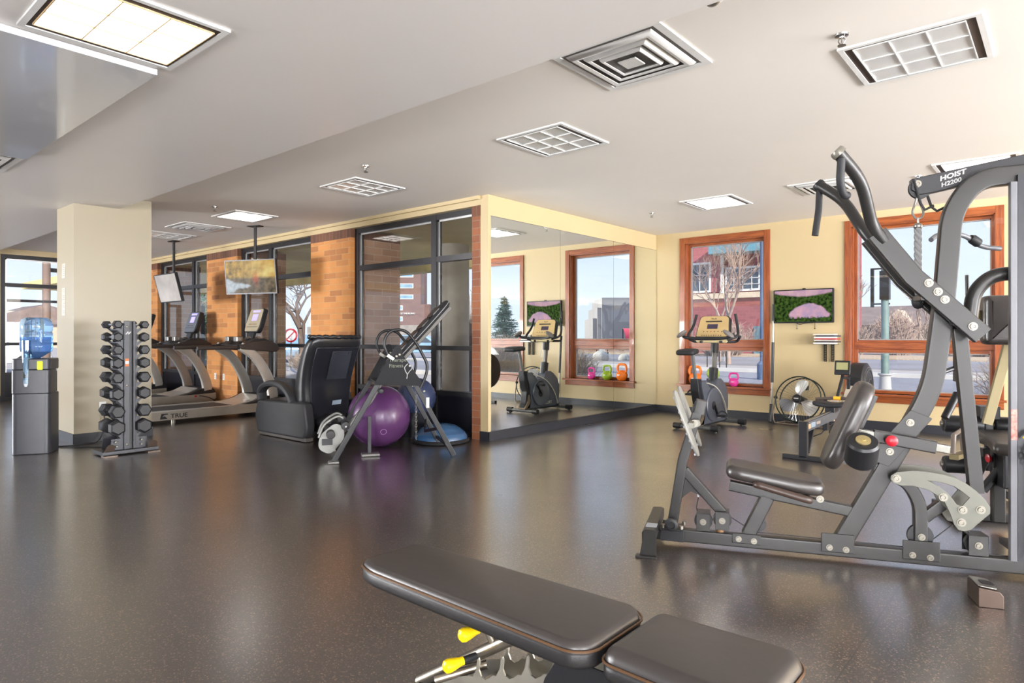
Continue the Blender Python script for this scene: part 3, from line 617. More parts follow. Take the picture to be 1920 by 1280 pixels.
def vent(x, y, z, lb, s_=.63):
    r = empty('ceiling_vent', (x, y, z), 0, lb, 'ceiling vent', 'square ceiling air diffusers'); a = s_/2
    f = MB(); w = .045
    MB().ring(a, a, w, -.01, 0).build('frame', M_frm, r)
    MB().bb((-a+w, -a+w, .0), (a-w, a-w, .004)).build('backing', mat('vent_dark_void', srgb(110, 106, 102), .6), r).location = (0, 0, -.004)
    for q in (.80, .60, .40):    # curved square louvre rings
        b = MB(); o_ = a*q; prof = [(0, -.006), (.012, -.020), (.032, -.028), (.055, -.024), (.058, -.021), (.034, -.024), (.016, -.014), (.004, -.004)]
        vs = []; m = len(prof)
        for (cx, cy) in ((1, 1), (-1, 1), (-1, -1), (1, -1)):
            for (d_, zz) in prof: vs.append((cx*(o_-d_*q*1.1), cy*(o_-d_*q*1.1), zz-.006*(1-q)))
        fs = [(i*m+j, ((i+1) % 4)*m+j, ((i+1) % 4)*m+(j+1) % m, i*m+(j+1) % m) for i in range(4) for j in range(m)]
        b.add(vs, fs).build('louvre_ring', mat('vent_metal', srgb(214, 213, 210), .32, .25), r)
    MB().bb((-a*.17, -a*.17, -.03), (a*.17, a*.17, -.022)).build('centre_plate', mat('vent_metal', srgb(214, 213, 210), .32, .25), r, bevel=.003)
    return r
vent(-1.95, 3.36, H, 'large square ceiling vent nearest the camera, next to the soffit edge', .69)
vent(-1.98, 7.6, H, 'square ceiling vent partly hidden behind the press handles of the multi gym', .66)
vent(-9.85, 4.33, H, 'square ceiling vent right of the column beside a bright light', .68)
vent(-6.95, 1.13, 2.69, 'ceiling vent at the left edge of the photo beyond the glossy drop panel', .70)
def sprinkler(x, y, z, lb):
    r = empty('sprinkler_head', (x, y, z), 0, lb, 'sprinkler', 'fire sprinkler heads')
    MB().lathe([(.0, 0), (.036, 0), (.034, -.008), (.014, -.012), (.012, -.02), (0, -.02)]).build('escutcheon', M_chrome, r)
    MB().tube([(-.012, 0, -.015), (-.017, 0, -.035), (-.006, 0, -.055)], .0035, 6).tube([(.012, 0, -.015), (.017, 0, -.035), (.006, 0, -.055)], .0035, 6).cyl((0, 0, -.02), (0, 0, -.055), .004).build('frame_arm', M_steel, r)
    MB().lathe([(0, -.055), (.02, -.056), (.022, -.06), (0, -.062)]).build('deflector', M_steel, r)
for x, y, lb in ((-5.106, 3.823, 'ceiling sprinkler head above the pale light before the inversion table'), (-8.137, 3.785, 'ceiling sprinkler head above the bright light right of the column'), (-4.18, 7.725, 'ceiling sprinkler head near the mirror wall and back wall corner'),
                 (-.932, 3.831, 'ceiling sprinkler head left of the unlit light at top right'), (-1.161, 7.714, 'ceiling sprinkler head just above the boom of the multi gym'), (-12.9, 5.25, 'tiny ceiling sprinkler head beside the far hanging screen bracket')):
    sprinkler(x, y, H, lb)
sd = empty('smoke_detector', (-1.30, 3.0, H), 0, 'small white dome detector at the top edge on the soffit corner', 'detector')
MB().lathe([(0, -.001), (.055, -.001), (.055, -.014), (.04, -.02), (0, -.02)]).build('base', M_frm, sd); MB().lathe([(.036, -.018), (.034, -.03), (.02, -.042), (0, -.046)]).build('dome', M_chrome, sd)
# ================================================================ MULTI GYM (foreground right)
gym = empty('multi_gym', (-1.83, 3.42, 0), R(22.15), 'large gunmetal multi station weight gym with press arms, seat and weight tower at the right', 'gym machine')
def sz(w0=0): return lambda a, b_, t: (a, t, b_)
def bolt(mb, s, w, z, r=.012):      # a washered hex bolt facing -w
    mb.lathe([(r*1.5, 0), (r*1.5, .003), (r, .003), (r, .011), (r*.6, .011), (r*.5, .008), (0, .008)], (s, w, z), (0, -1, 0), 12)
def bolts(lst, par, w, r=.012, m=None):
    for s_, z in lst:
        b = MB(); bolt(b, s_, w, z, r); b.build('bolt', m or M_bolt, par)
U = (0, 0, 1)
base = MB().rect([(.0, .03, .055), (2.0, .03, .055)], .06, .072, U).build('base_beam', M_gun, gym)
# transverse front foot with end plates
f = MB().rect([(-.01, -.24, .10), (-.01, .30, .10)], .07, .07, U).build('front_foot', M_gun, gym)
MB().prism(rpoly([(-.055, .002), (.035, .002), (.03, .15), (-.03, .15)], .012), lambda a, b_, t: (a, t, b_), -.262, -.25).build('foot_end_plate', M_gun, f)
MB().bb((-.075, -.29, 0), (.04, -.25, .012)).build('foot_pad_plate', M_gun, f, bevel=.002)
MB().bb((-.035, -.16, .1355), (.025, -.08, .137)).build('caution_sticker', mat('grey_sticker', srgb(150, 155, 165), .4), f)
# pivot bearing of the leg press arm
pv = MB().bb((.03, -.045, .092), (.16, .10, .10)).bb((.035, -.04, .03), (.165, -.03, .092)).build('pivot_bracket', M_black, gym, bevel=.003)
MB().lathe([(.036, 0), (.036, .03), (.026, .034), (.02, .034), (.018, .026), (0, .026)], (.098, -.03, .128), (0, -1, 0), 20).build('pillow_bearing', M_blackm, pv)
for q in ((.05, -.02), (.15, -.02), (.05, .08), (.16, .08)): MB().cyl(q+(.1,), q+(.119,), .012).build('bearing_bolt', M_bolt, pv)
arm = MB().rect([(.098, .03, .12), (.157, .03, .49), (.252, .03, .82)], .055, .058, (1, 0, 0)).build('foot_press_arm', M_gun, gym)
MB().rect([(.165, .03, .43), (.375, .03, .20)], .05, .055, U).build('arm_brace', M_gun, gym)
MB().prism([(.125, .27), (.16, .44), (.26, .30), (.245, .292), (.2, .31), (.165, .28), (.15, .265)], sz(), .022, .04).build('gusset', M_gun, gym)
MB().rect([(.245, .03, .76), (.262, .03, .835)], .07, .062, (1, 0, 0), r=.008).build('arm_cap', M_gun, gym)
# the two checker-plate foot rests
for w in (-.15, .19):
    o = Vector((.105, 0, .72)); dz = Vector((.125, 0, -.345)).normalized(); dn = Vector((dz.z, 0, -dz.x))
    pl = rpoly([(-.19, -.07), (-.1, -.12), (.12, -.10), (.19, -.02), (.19, .05), (.12, .11), (-.1, .11), (-.19, .06)], .04)
    q = MB().prism(pl, lambda a, b_, t: o+Vector((.075, w, 0))+dz*a+Vector((0, b_, 0))+dn*t, -.012, .0).build('foot_plate', mat('grey_foot_plate', srgb(135, 135, 130), .45, .2), gym, bevel=.003)
    t = MB()
    for i in range(9):
        a = -.16+i*.04; t.prism(rpoly([(a, -.10+abs(a)*.2), (a+.012, -.10+abs(a)*.2), (a+.012, .09-abs(a)*.2), (a, .09-abs(a)*.2)], .003), lambda a_, b_, tt: o+Vector((.075, w, 0))+dz*a_+Vector((0, b_, 0))+dn*tt, 0, .006)
    t.build('tread', mat('worn_aluminium_tread', srgb(150, 153, 157), .45, .4, var=.25, vs=60), q)
MB().prism(rpoly([(.19, .72), (.25, .735), (.26, .70), (.21, .68)], .012), sz(), -.055, -.045).rect([(.21, -.15, .71), (.21, .19, .71)], .03, .03).build('plate_bracket', mat('light_grey_plate', srgb(110, 108, 100), .4, .3), gym)
bolts([(.225, .712)], gym, -.055, .014)
# pulley boxes
def pbox(s, z, d=.075, h=.10, hi=.0):
    b = MB().bb((s-d/2, -.025, z), (s+d/2, -.020, z+h)).bb((s-d/2, .075, z), (s+d/2, .080, z+h)).bb((s-d/2, -.025, z+h-.004), (s+d/2, .08, z+h)).build('pulley_housing', M_gun, gym, bevel=.002)
    MB().lathe([(.05, -.012), (.05, -.008), (.044, 0), (.05, .008), (.05, .012), (.01, .012), (.01, -.012)], (s, .028, z+.048), (0, 1, 0), 24).build('pulley', M_blackm, b); bb = MB(); bolt(bb, s, -.025, z+.052); bb.build('bolt', M_bolt, b)
pbox(.27, .10); pbox(.373, .115); pbox(1.596, .10, .085)
MB().cyl((.36, .03, .092), (.36, .03, .112), .022).build('rubber_bumper', mat('brown_rubber', srgb(120, 90, 60), .6), gym)
cb = MB().tube([(.245, .03, .29), (.232, .03, .22), (.24, .03, .17)], .003, 6).tube([(.318, .03, .15), (.33, .03, .17)], .003, 6).tube([(.415, .03, .18), (.50, .03, .13), (.56, .03, .105), (1.3, .03, .098), (2.0, .03, .098)], .003, 6).tube([(1.39, .03, .13), (1.5, .03, .235)], .003, 6).tube([(1.57, .03, .2), (1.56, .03, .24)], .003, 6)
cb.build('steel_cable', M_blackm, gym); MB().cyl((.247, .03, .33), (.243, .03, .28), .008).build('cable_clamp', M_chrome, gym)
# seat assembly
MB().rect([(.51, .03, .09), (.612, .03, .31)], .055, .075, (1, 0, 0)).build('seat_post', M_gun, gym)
MB().lathe([(.05, -.012), (.044, 0), (.05, .012), (.01, .012), (.01, -.012)], (.555, .03, .16), (0, 1, 0), 24).build('pulley', M_blackm, gym)
MB().rect([(.412, .03, .36), (1.05, .03, .262)], .055, .058, U).build('seat_rail', M_gun, gym)
sp = Vector((.64, .03, .385)); sd_ = Vector((.49, 0, -.078)).normalized(); sn = Vector((.157, 0, .988))
pl = rpoly([(-.255, -.12), (-.2, -.15), (.15, -.15), (.25, -.11), (.25, .11), (.15, .15), (-.2, .15), (-.255, .12)], .05)
MB().pad(pl, lambda a, b_, t: sp+sd_*a+Vector((0, b_, 0))+sn*t, .075, .032).build('seat', M_vinyl, gym)
for w in (-.135, .20): MB().tube(fillet([(.60, .03, .37), (.545, w*.9, .405), (.56, w, .405), (.81, w, .342), (.82, .03, .31)], .04), .019, 12).build('seat_handle', mat('dark_brown_grip', srgb(62, 48, 42), .4), gym)
bolts([(.875, .325)], gym, -.005, .013)
# main upright, one bent tube
mp_ = fillet([(.98, .03, .09), (1.30, .03, .71), (1.405, .03, .93), (1.455, .03, 1.33), (1.492, .03, 1.84), (1.60, .03, 2.0), (1.95, .03, 2.015)], .16, 8)
MB().rect(mp_, .062, .095, (1, 0, 0)).build('main_upright', M_gun, gym)
for s_, w_ in ((.96, .16), (1.35, .17), (.50, .15)):
    b = MB().bb((s_-w_/2, -.008, .045), (s_+w_/2, 0, .145 if s_ > .6 else .10)).build('clamp_plate', M_gun, gym, bevel=.004); bolts([(s_-.04, .07), (s_+.04, .065)], b, -.008, .011)
MB().prism(rpoly([(1.10, .56), (1.2, .52), (1.40, .78), (1.30, .82)], .01), sz(), -.012, -.004).build('joint_plate', M_gun, gym, bevel=.002)
bolts([(1.205, .6), (1.298, .755)], gym, -.012, .013)
# small side lugs on the upright
for s_, z in ((1.075, .36), (1.14, .47), (1.19, .56), (1.00, .25)): MB().cyl((s_, .03, z), (s_+.075, .03, z-.012), .008, n=8).build('adjustment_pin', M_bolt, gym)
# adjuster sleeve with chrome bar and red knob
MB().rect([(1.12, -.05, .685), (1.40, -.05, .64)], .05, .062, U).build('adjuster_sleeve', M_gun, gym)
MB().rect([(.98, -.05, .71), (1.46, -.05, .63)], .036, .042, U).build('adjuster_bar', mat('worn_chrome', srgb(140, 138, 130), .2, .95, var=.1, vs=20), gym)
MB().lathe([(.008, 0), (.008, .03), (.014, .035), (.028, .045), (.028, .055), (.018, .062), (0, .064)], (1.19, -.075, .672), (0, -1, 0), 18).build('adjuster_knob', M_red, gym)
# leg roller and chest pad on the adjuster bar
bc = Vector((1.05, .03, .71)); bd = Vector((.18, 0, .43)).normalized(); bn = Vector((-.92, 0, .385))
pl = rpoly([(-.25, -.08), (-.18, -.13), (.16, -.14), (.25, -.08), (.25, .08), (.16, .14), (-.18, .13), (-.25, .08)], .06)
MB().pad(pl, lambda a, b_, t: bc+bd*a+Vector((0, b_, 0))+bn*t, .085, .035).build('chest_pad', M_vinyl, gym)
MB().bb((-.02, 0, -.2), (.02, .06, .2)).build('pad_backing_bar', M_gun, gym).matrix_local = Matrix.Translation(bc-bn*.015)@Matrix.Rotation(math.atan2(.18, .43), 4, 'Y')
for w, nm in ((-.27, 'near'), (.30, 'far')):
    a = Vector((1.035, w, .685)); d = Vector((0, -.62, .5)).normalized() if w < 0 else Vector((0, .62, .5)).normalized(); d = Vector((0, d.y*.6, .75)).normalized()
    rr = MB().lathe([(0, -.14), (.06, -.14), (.074, -.125), (.075, -.01), (.066, .002), (.034, .004), (0, .004)], a+d*.0, d, 32).build('leg_roller', M_foam, gym)
    MB().lathe([(.034, .003), (.034, .010), (.012, .012), (.012, .016), (0, .016)], a, d, 24).build('roller_cap', mat('brass_toned_cap', srgb(190, 170, 120), .3, .7), rr)
MB().tube([(1.035, -.24, .60), (1.035, .28, .60)], .014, 10).build('roller_axle', M_steel, gym)
# bell crank plates
bp_ = [(1.20, .485), (1.225, .505), (1.30, .517), (1.366, .515), (1.43, .507), (1.482, .493), (1.53, .468), (1.574, .433), (1.61, .395), (1.632, .358), (1.632, .326), (1.59, .28), (1.551, .238), (1.525, .228), (1.497, .233), (1.478, .26), (1.462, .31), (1.436, .369), (1.40, .402), (1.366, .423), (1.30, .438), (1.247, .436), (1.21, .445), (1.197, .465)]
slot = [(1.365, .470), (1.42, .466), (1.482, .448), (1.52, .42), (1.545, .398), (1.512, .352), (1.49, .36), (1.455, .41), (1.42, .44)]
for w in (-.065, .11):
    b = MB(); b.prism(bp_, sz(), w, w+.009); pb = b.build('bell_crank_plate', mat('light_grey_crank', srgb(98, 98, 90), .42, .3), gym, bevel=.002)
    # cut the curved window out of the plate
    cut = MB().prism(slot, sz(), w-.05, w+.06).build('cutter', M_gun, gym); md = pb.modifiers.new('window', 'BOOLEAN'); md.object = cut; md.operation = 'DIFFERENCE'; md.solver = 'EXACT'
    pb.modifiers.move(1, 0); bpy.context.view_layer.update()
    me = bpy.data.meshes.new_from_object(pb.evaluated_get(bpy.context.evaluated_depsgraph_get())); pb.modifiers.clear(); pb.data = me; me.name = 'bell_crank_plate'; bpy.data.objects.remove(cut)
bolts([(1.225, .472), (1.432, .392), (1.515, .335), (1.51, .272), (1.592, .342)], gym, -.065, .014)
MB().rect([(1.14, .03, .51), (1.24, .03, .468)], .05, .05, U).build('crank_mount', M_gun, gym)
MB().rect(fillet([(1.352, .03, .09), (1.352, .03, .33), (1.30, .03, .43), (1.22, .03, .475)], .12), .055, .062, (1, 0, 0)).build('crank_post', M_gun, gym)
MB().rect([(1.37, .03, .26), (1.45, .03, .335)], .05, .055, U).build('stop_arm', M_gun, gym)
MB().lathe([(.06, -.012), (.052, 0), (.06, .012), (.01, .012), (.01, -.012)], (1.352, .03, .165), (0, 1, 0), 28).build('pulley', M_blackm, gym); bolts([(1.352, .165)], gym, -.002)
MB().rect([(1.535, .06, 1.24), (1.61, .06, .40)], .05, .066, (1, 0, 0)).build('connecting_link', M_gun, gym)
# press arms: lower flat bars, then round tubes that splay out to the handles
for s in (-1, 1):
    c = .03; w0 = c+s*.085; w1 = c+s*.36
    a = MB().rect([(1.135, w0, 1.735), (1.30, w0, 1.505), (1.60, w0, 1.205)], .045, .095, U).build('press_arm_bar', M_gun, gym)
    t = MB().tube(fillet([(1.17, w0, 1.69), (1.11, w0+s*.02, 1.775), (1.035, w0+s*.17, 1.98), (.915, w1, 2.10)], .09, 6), .030, 16).build('press_arm_tube', M_gun, gym)
    MB().lathe([(.036, 0), (.036, .02), (.03, .03), (.02, .028), (0, .026)], (.925, w1, 2.09), (-.70, s*.1, .70), 20).build('end_cap', M_bolt if s < 0 else M_blackm, t)
    if s < 0: MB().tube(fillet([(.93, w1, 2.07), (.925, w1+.01, 1.955), (.945, w1+.05, 1.90), (.97, w1+.09, 1.905)], .04), .019, 12).build('press_handle', M_rub, gym)
    else: MB().tube(fillet([(.92, w1, 2.08), (.915, w1, 1.95), (.895, w1, 1.80)], .03), .019, 12).build('press_handle', M_rub, gym)
    if s < 0: bolts([(1.365, 1.47), (1.405, 1.425), (1.435, 1.385), (1.555, 1.25)], gym, w0-.024, .014)
for q in ((1.36, 1.40), (1.50, 1.27)): MB().rect([(q[0], -.06, q[1]), (q[0], .12, q[1])], .05, .03).build('cross_tie', M_gun, gym)
# curved tube back to the tower
MB().tube(fillet([(1.575, .06, 1.22), (1.60, .06, 1.43), (1.68, .06, 1.515), (1.80, .06, 1.52)], .12, 8), .035, 16).build('curved_link_tube', M_gun, gym)
# boom with lettering
MB().prism([(1.325, 2.034), (1.325, 1.975), (1.365, 1.948), (1.42, 1.955), (1.95, 2.06), (1.95, 2.15), (1.85, 2.125)], sz(), .075, .13).build('boom', M_black, gym, bevel=.004)
tx = Vector((.155, 0, .043)); ty = Vector((-.043, 0, .155))
M_lett = mat('silver_white_lettering', srgb(180, 180, 180), .5, var=.1, vs=80)
text('lettering', 'HOIST', .034, M_lett, gym, (1.454, .074, 2.011), tx, ty, .0006, .25, .0012, 1.25); text('lettering', 'H2200', .030, M_lett, gym, (1.46, .074, 1.979), tx, ty, .0006, .25, .0008, 1.15)
bolts([(1.352, 2.005)], gym, .075, .013)
MB().lathe([(.055, -.012), (.048, 0), (.055, .012), (.01, .012), (.01, -.012)], (1.37, .10, 1.985), (0, 1, 0), 28).build('boom_pulley', M_blackm, gym)
# chain link, rope and a V handle that hang from the boom
MB().tube(smoothpath([(1.355, .1, 1.935), (1.345, .1, 1.90), (1.335, .1, 1.86), (1.345, .1, 1.832), (1.36, .1, 1.826), (1.377, .1, 1.832), (1.385, .1, 1.86), (1.372, .1, 1.90), (1.36, .1, 1.935)], 4), .0055, 8).cyl((1.357, .1, 1.93), (1.357, .1, 1.97), .007).build('carabiner', M_steel, gym)
rp_ = empty('triceps_rope', (0, 0, 0), 0, 'grey twisted exercise rope hanging from the boom clip of the multi gym', 'exercise rope')
rp_.matrix_world = gym.matrix_world; rp_.location = gym.location; rp_.rotation_euler = gym.rotation_euler
MB().cyl((1.36, .1, 1.83), (1.36, .1, 1.80), .005).ball((1.36, .1, 1.785), .022, sz=.8).build('rope_eye', M_steel, rp_)
b = MB(); n_ = 60
for ph in (0, 2.1, 4.2):
    b.tube([(1.36+.009*math.cos(ph+i*.42), .1+.009*math.sin(ph+i*.42), 1.775-i*.0065) for i in range(n_)], .0105, 8)
b.build('twisted_rope', mat('grey_nylon_rope', srgb(120, 120, 120), .7, bump=.3, bs=200), rp_)
MB().ball((1.36, .1, 1.385), .03, sz=1.3).build('rope_end_ball', M_rub, rp_)
MB().tube([(1.335, .07, 2.03), (1.365, .07, 1.90), (1.385, .07, 1.865), (1.425, .07, 1.885)], .007, 8).tube([(1.405, .11, 1.95), (1.425, .11, 1.885), (1.45, .11, 1.862), (1.485, .11, 1.878)], .007, 8).build('cable_guide_rod', M_blackm, gym)
# tower with weight stack
tw = MB().bb((1.762, -.02, .09), (2.0, .0, 2.0)).bb((2.0, -.02, .09), (2.35, .0, .3)).bb((2.0, -.02, 1.1), (2.35, 0, 2.0)).bb((1.79, .0, .09), (2.35, .30, .12)).build('stack_shroud', mat('dark_smoked_shroud', srgb(38, 39, 44), .35, .2), gym)
MB().rect([(1.745, -.008, .09), (1.745, -.008, 1.965)], .034, .03, (1, 0, 0)).build('silver_edge_post', mat('pale_silver_powder_coat', srgb(100, 101, 105), .45, .2), gym)
for i in range(18): MB().bb((1.80, -.055, .13+i*.031), (2.1, -.025, .158+i*.031)).build('weight_plate', mat('black_iron_plate', srgb(40, 40, 42), .4, .5), gym, bevel=.003)
MB().rect([(1.95, .03, 2.015), (2.35, .03, 2.015)], .062, .095, (0, 0, 1)).rect([(2.35, .03, 0), (2.35, .03, 2.05)], .06, .08, (1, 0, 0)).build('tower_frame', M_gun, gym)
MB().bb((1.732, -.0265, .69), (1.758, -.0245, .84)).build('warning_sticker', mat('red_white_sticker', srgb(205, 120, 110), .5, var=.5, vs=60), gym)
yc = MB().tube(fillet([(1.775, -.06, .70), (1.80, -.06, .735), (1.86, -.06, .735), (1.86, -.06, .665), (1.80, -.06, .655)], .02), .011, 10).build('yellow_hook', M_yel, gym)
ch = MB()
for i in range(5):
    q = [(1.785+.012*math.cos(a)+.004*i, -.062+(.012*math.sin(a) if i % 2 else 0), .635-.012*i+(.016*math.sin(a) if i % 2 == 0 else .004*math.sin(a))) for a in [k*math.pi/5 for k in range(11)]]
    ch.tube(q, .004, 6)
ch.build('chain', M_chrome, gym)
# ---- rear station of the same gym
def RX(s, w, z): return (s, w, z)
MB().rect([(1.78, 1.15, .03), (2.9, 1.15, .03)], .06, .06, U).rect([(2.35, .03, .05), (2.35, 1.9, .05)], .06, .06, U).rect([(1.80, .95, .03), (1.80, 1.45, .03)], .06, .05, U).build('rear_base_frame', M_gun, gym)
MB().rect([(2.0, .95, .05), (2.0, .95, .50)], .06, .07, (1, 0, 0)).rect([(1.96, 1.1, .45), (2.4, 1.1, .47)], .06, .06, U).rect([(1.88, 1.1, .18), (1.98, 1.1, .42)], .05, .055, (1, 0, 0)).build('rear_seat_post', M_gun, gym)
pl = rpoly([(-.20, -.24), (-.12, -.28), (.12, -.28), (.20, -.24), (.16, .0), (.19, .2), (.12, .26), (-.12, .26), (-.19, .2), (-.16, .0)], .06)
MB().pad(pl, lambda a, b_, t: (2.08+a, .90+b_, .515+b_*.05+t), .07, .03).build('rear_seat', M_vinyl, gym)
pl = rpoly([(-.42, -.13), (.30, -.16), (.42, -.10), (.42, .10), (.30, .16), (-.42, .13)], .06)
MB().pad(pl, lambda a, b_, t: (2.22-t, 1.1+b_, 1.06+a), .07, .03).build('rear_backrest', M_vinyls, gym)
MB().rect([(2.33, 1.1, .05), (2.30, 1.1, 1.0), (2.18, 1.1, 1.5), (2.22, 1.1, 2.03)], .05, .075, (1, 0, 0)).build('rear_upright', mat('pale_silver_powder_coat', srgb(100, 101, 105), .45, .2), gym)
MB().rect([(2.22, 1.1, 2.03), (2.35, .03, 2.03)], .06, .06, U).build('rear_top_bar', M_gun, gym)
for (s_, z, wc) in ((1.89, .615, 1.22), (2.18, .615, 1.22), (1.88, .35, 1.18), (2.17, .35, 1.18)):
    r_ = MB().lathe([(.02, -.115), (.05, -.11), (.057, -.1), (.057, .1), (.05, .11), (.02, .115)], (s_, wc, z), (1, 0, 0), 24).build('rear_leg_roller', M_foam, gym)
    MB().lathe([(.02, 0), (.02, .012), (0, .012)], (s_-.115, wc, z), (-1, 0, 0), 12).build('roller_cap', M_bolt, r_)
MB().tube([(1.76, 1.22, .615), (2.3, 1.22, .615)], .013, 10).build('rear_roller_axle', M_steel, gym); MB().tube([(1.75, 1.18, .35), (2.3, 1.18, .35)], .013, 10).build('rear_roller_axle', M_steel, gym)
MB().rect([(2.035, 1.22, .66), (2.035, 1.20, .5), (2.035, 1.18, .32)], .04, .05, (1, 0, 0)).bb((1.98, 1.18, .66), (2.09, 1.30, .74)).build('leg_extension_lever', M_black, gym)
M_cr = mat('champagne_powder_coat', srgb(128, 116, 84), .4, .3)
for w in (.78,):
    MB().tube(fillet([(2.16, w-.1, .50), (2.20, w-.14, .60), (2.22, w+.1, .62), (2.18, w+.12, .52)], .04), .014, 10).build('rear_side_handle', mat('grey_brown_grip', srgb(110, 98, 88), .4), gym)
MB().rect([(1.70, .72, .47), (1.83, .92, .47)], .05, .03).build('rear_step', M_cr, gym)
MB().tube([(1.70, .74, .49), (1.71, .76, .60), (1.78, .86, .62), (1.80, .90, .49)], .014, 10).build('step_handle', mat('grey_brown_grip', srgb(110, 98, 88), .4), gym)
MB().rect(fillet([(1.92, .88, .66), (2.02, .88, 1.10), (2.12, .88, 1.62), (2.20, .88, 1.80)], .05), .03, .055, (1, 0, 0)).build('pec_arm_bar', M_cr, gym)
MB().tube(fillet([(1.87, .86, 1.36), (1.87, .86, 1.24), (1.97, .86, 1.17), (2.05, .86, 1.17)], .08), .018, 12).prism([(1.93, 1.40), (1.97, 1.40), (1.99, 1.20), (1.95, 1.20)], sz(), .83, .86).build('pec_pad_bracket', M_cr, gym)
pl = rpoly([(-.135, -.04), (.135, -.04), (.135, .04), (-.135, .04)], .03)
MB().pad(pl, lambda a, b_, t: (1.985+t, .88+b_, 1.31+a), .05, .015).build('pec_pad', M_rub, gym)
pl = rpoly([(-.15, -.14), (.15, -.14), (.15, .14), (-.15, .14)], .04)
MB().pad(pl, lambda a, b_, t: (2.02+b_-.0*a, .78+t, 1.30+a), .13, .04).build('forearm_pad', M_vinyl, gym)
MB().cyl((1.885, 1.1, 1.28), (1.88, 1.1, 1.60), .011).build('handle_rod', M_gun, gym)
MB().tube(fillet([(1.60, .8, 1.80), (1.66, .88, 1.845), (1.82, .95, 1.845), (1.93, 1.02, 1.77), (2.05, 1.06, 1.76)], .06), .015, 12).build('rear_pull_bar', mat('pale_silver_powder_coat', srgb(100, 101, 105), .45, .2), gym)
MB().lathe([(.02, 0), (.03, .02), (.03, .07), (.02, .08)], (1.86, .97, 1.825), (.7, .5, -.4), 12).build('bar_coupling', M_rub, gym)
MB().tube([(1.57, .62, .97), (1.72, .70, 1.02)], .014, 10).bb((1.70, .66, .93), (1.76, .74, 1.10)).build('rear_knee_bracket', M_black, gym)
MB().cyl((1.62, .60, .72), (1.70, .66, .86), .022).build('foam_hand_grip', M_foam, gym)
MB().lathe([(.008, 0), (.008, .04), (.026, .05), (.026, .06), (0, .066)], (2.0, .95, .44), (-1, -.2, 0), 16).build('rear_knob', M_red, gym)
MB().lathe([(.008, 0), (.008, .03), (.034, .04), (.034, .05), (0, .056)], (2.16, .90, .84), (-1, -.5, 0), 16).build('backrest_knob', M_red, gym)
MB().bb((1.98, .80, .28), (2.12, 1.0, .5)).build('leg_station_box', M_black, gym, bevel=.01)
MB().cyl((1.91, .92, .24), (2.0, .92, .38), .026).build('rear_foam_grip', M_foam, gym)
# ---- small steel-topped block on the floor
fb = empty('floor_stop_block', (-.29, 3.63, 0), R(22.15), 'small brown metal block with slotted steel lid on the floor near the gym beam', 'floor block')
MB().prism([(-.045, 0), (.05, 0), (.05, .055), (.035, .075), (-.045, .085)], lambda a, b_, t: (a, t, b_), -.075, .075).build('body', mat('brown_bronze_metal', srgb(84, 70, 62), .35, .6), fb, bevel=.003)
MB().prism(rpoly([(-.045, -.065), (.03, -.065), (.03, .065), (-.045, .065)], .015), lambda a, b_, t: (a, b_, .084-a*.12+t), 0, .004).build('lid', M_steel, fb)
MB().prism(rpoly([(-.02, -.03), (.035, -.03), (.035, .03), (-.02, .03)], .02), lambda a, b_, t: (a, b_, .0885-a*.12+t), 0, .001).build('slot', M_black, fb)
# ================================================================ ADJUSTABLE BENCH (foreground)
bn_ = empty('adjustable_bench', (-1.1, 1.46, 0), 0, 'black padded adjustable weight bench with yellow grips in the foreground', 'weight bench')
def bl(x, y, z): return (x+1.1, y-1.46, z)
pl = rpoly([(-1.82, 1.345), (-1.74, 1.318), (-.93, 1.30), (-.885, 1.34), (-.885, 1.58), (-.93, 1.62), (-1.74, 1.602), (-1.82, 1.575)], [.03, .05, .04, .03, .03, .04, .05, .03], 6)
MB().pad(pl, lambda a, b_, t: bl(a, b_, .385+t), .065, .022, 5).build('back_pad', M_vinyl, bn_)
MB().pad(pl, lambda a, b_, t: bl(-1.35+(a+1.35)*1.004, 1.46+(b_-1.46)*1.012, .382+t), .046, .012, 3).build('back_pad_side', M_vinyls, bn_)
pl2 = rpoly([(-.862, 1.33), (-.50, 1.315), (-.47, 1.36), (-.47, 1.60), (-.50, 1.645), (-.862, 1.63)], [.045, .05, .05, .05, .05, .045], 6)
MB().pad(pl2, lambda a, b_, t: bl(a, b_, .375+t*(1-.3*max(0, (a+.60))**1)), .078, .034, 6).build('seat_pad', M_vinyl, bn_)
M_pip = mat('bronze_piping', srgb(92, 66, 44), .35, var=.1)
MB().tube([bl(-1.35+(a+1.35)*1.012, 1.46+(b_-1.46)*1.02, .430) for a, b_ in pl], .0035, 6, closed=True).build('piping', M_pip, bn_); MB().tube([bl(-.665+(a+.665)*1.018, 1.48+(b_-1.48)*1.02, .418) for a, b_ in pl2], .0035, 6, closed=True).build('piping', M_pip, bn_)
MB().pad(pl2, lambda a, b_, t: bl(-.665+(a+.665)*1.01, 1.48+(b_-1.48)*1.015, .372+t), .044, .014, 3).build('seat_pad_side', M_vinyls, bn_)
M_br = mat('brushed_nickel_tube', srgb(150, 142, 130), .28, .85)
MB().rect([bl(-1.52, 1.46, .372), bl(-.92, 1.46, .372)], .05, .024, U).build('back_pad_rail', M_black, bn_)
MB().rect([bl(-.82, 1.48, .362), bl(-.50, 1.48, .362)], .05, .024, U).build('seat_pad_rail', M_black, bn_)
MB().tube([bl(-1.15, 1.43, .375), bl(-1.62, 1.43, .07)], .019, 14).build('support_tube', M_br, bn_)
MB().tube([bl(-1.36, 1.43, .378), bl(-1.29, 1.43, .295)], .015, 12).build('strut', M_br, bn_)
MB().bb(bl(-1.235, 1.405, .33), bl(-1.20, 1.41, .385)).bb(bl(-1.235, 1.45, .33), bl(-1.20, 1.455, .385)).build('bracket', M_black, bn_, bevel=.002)
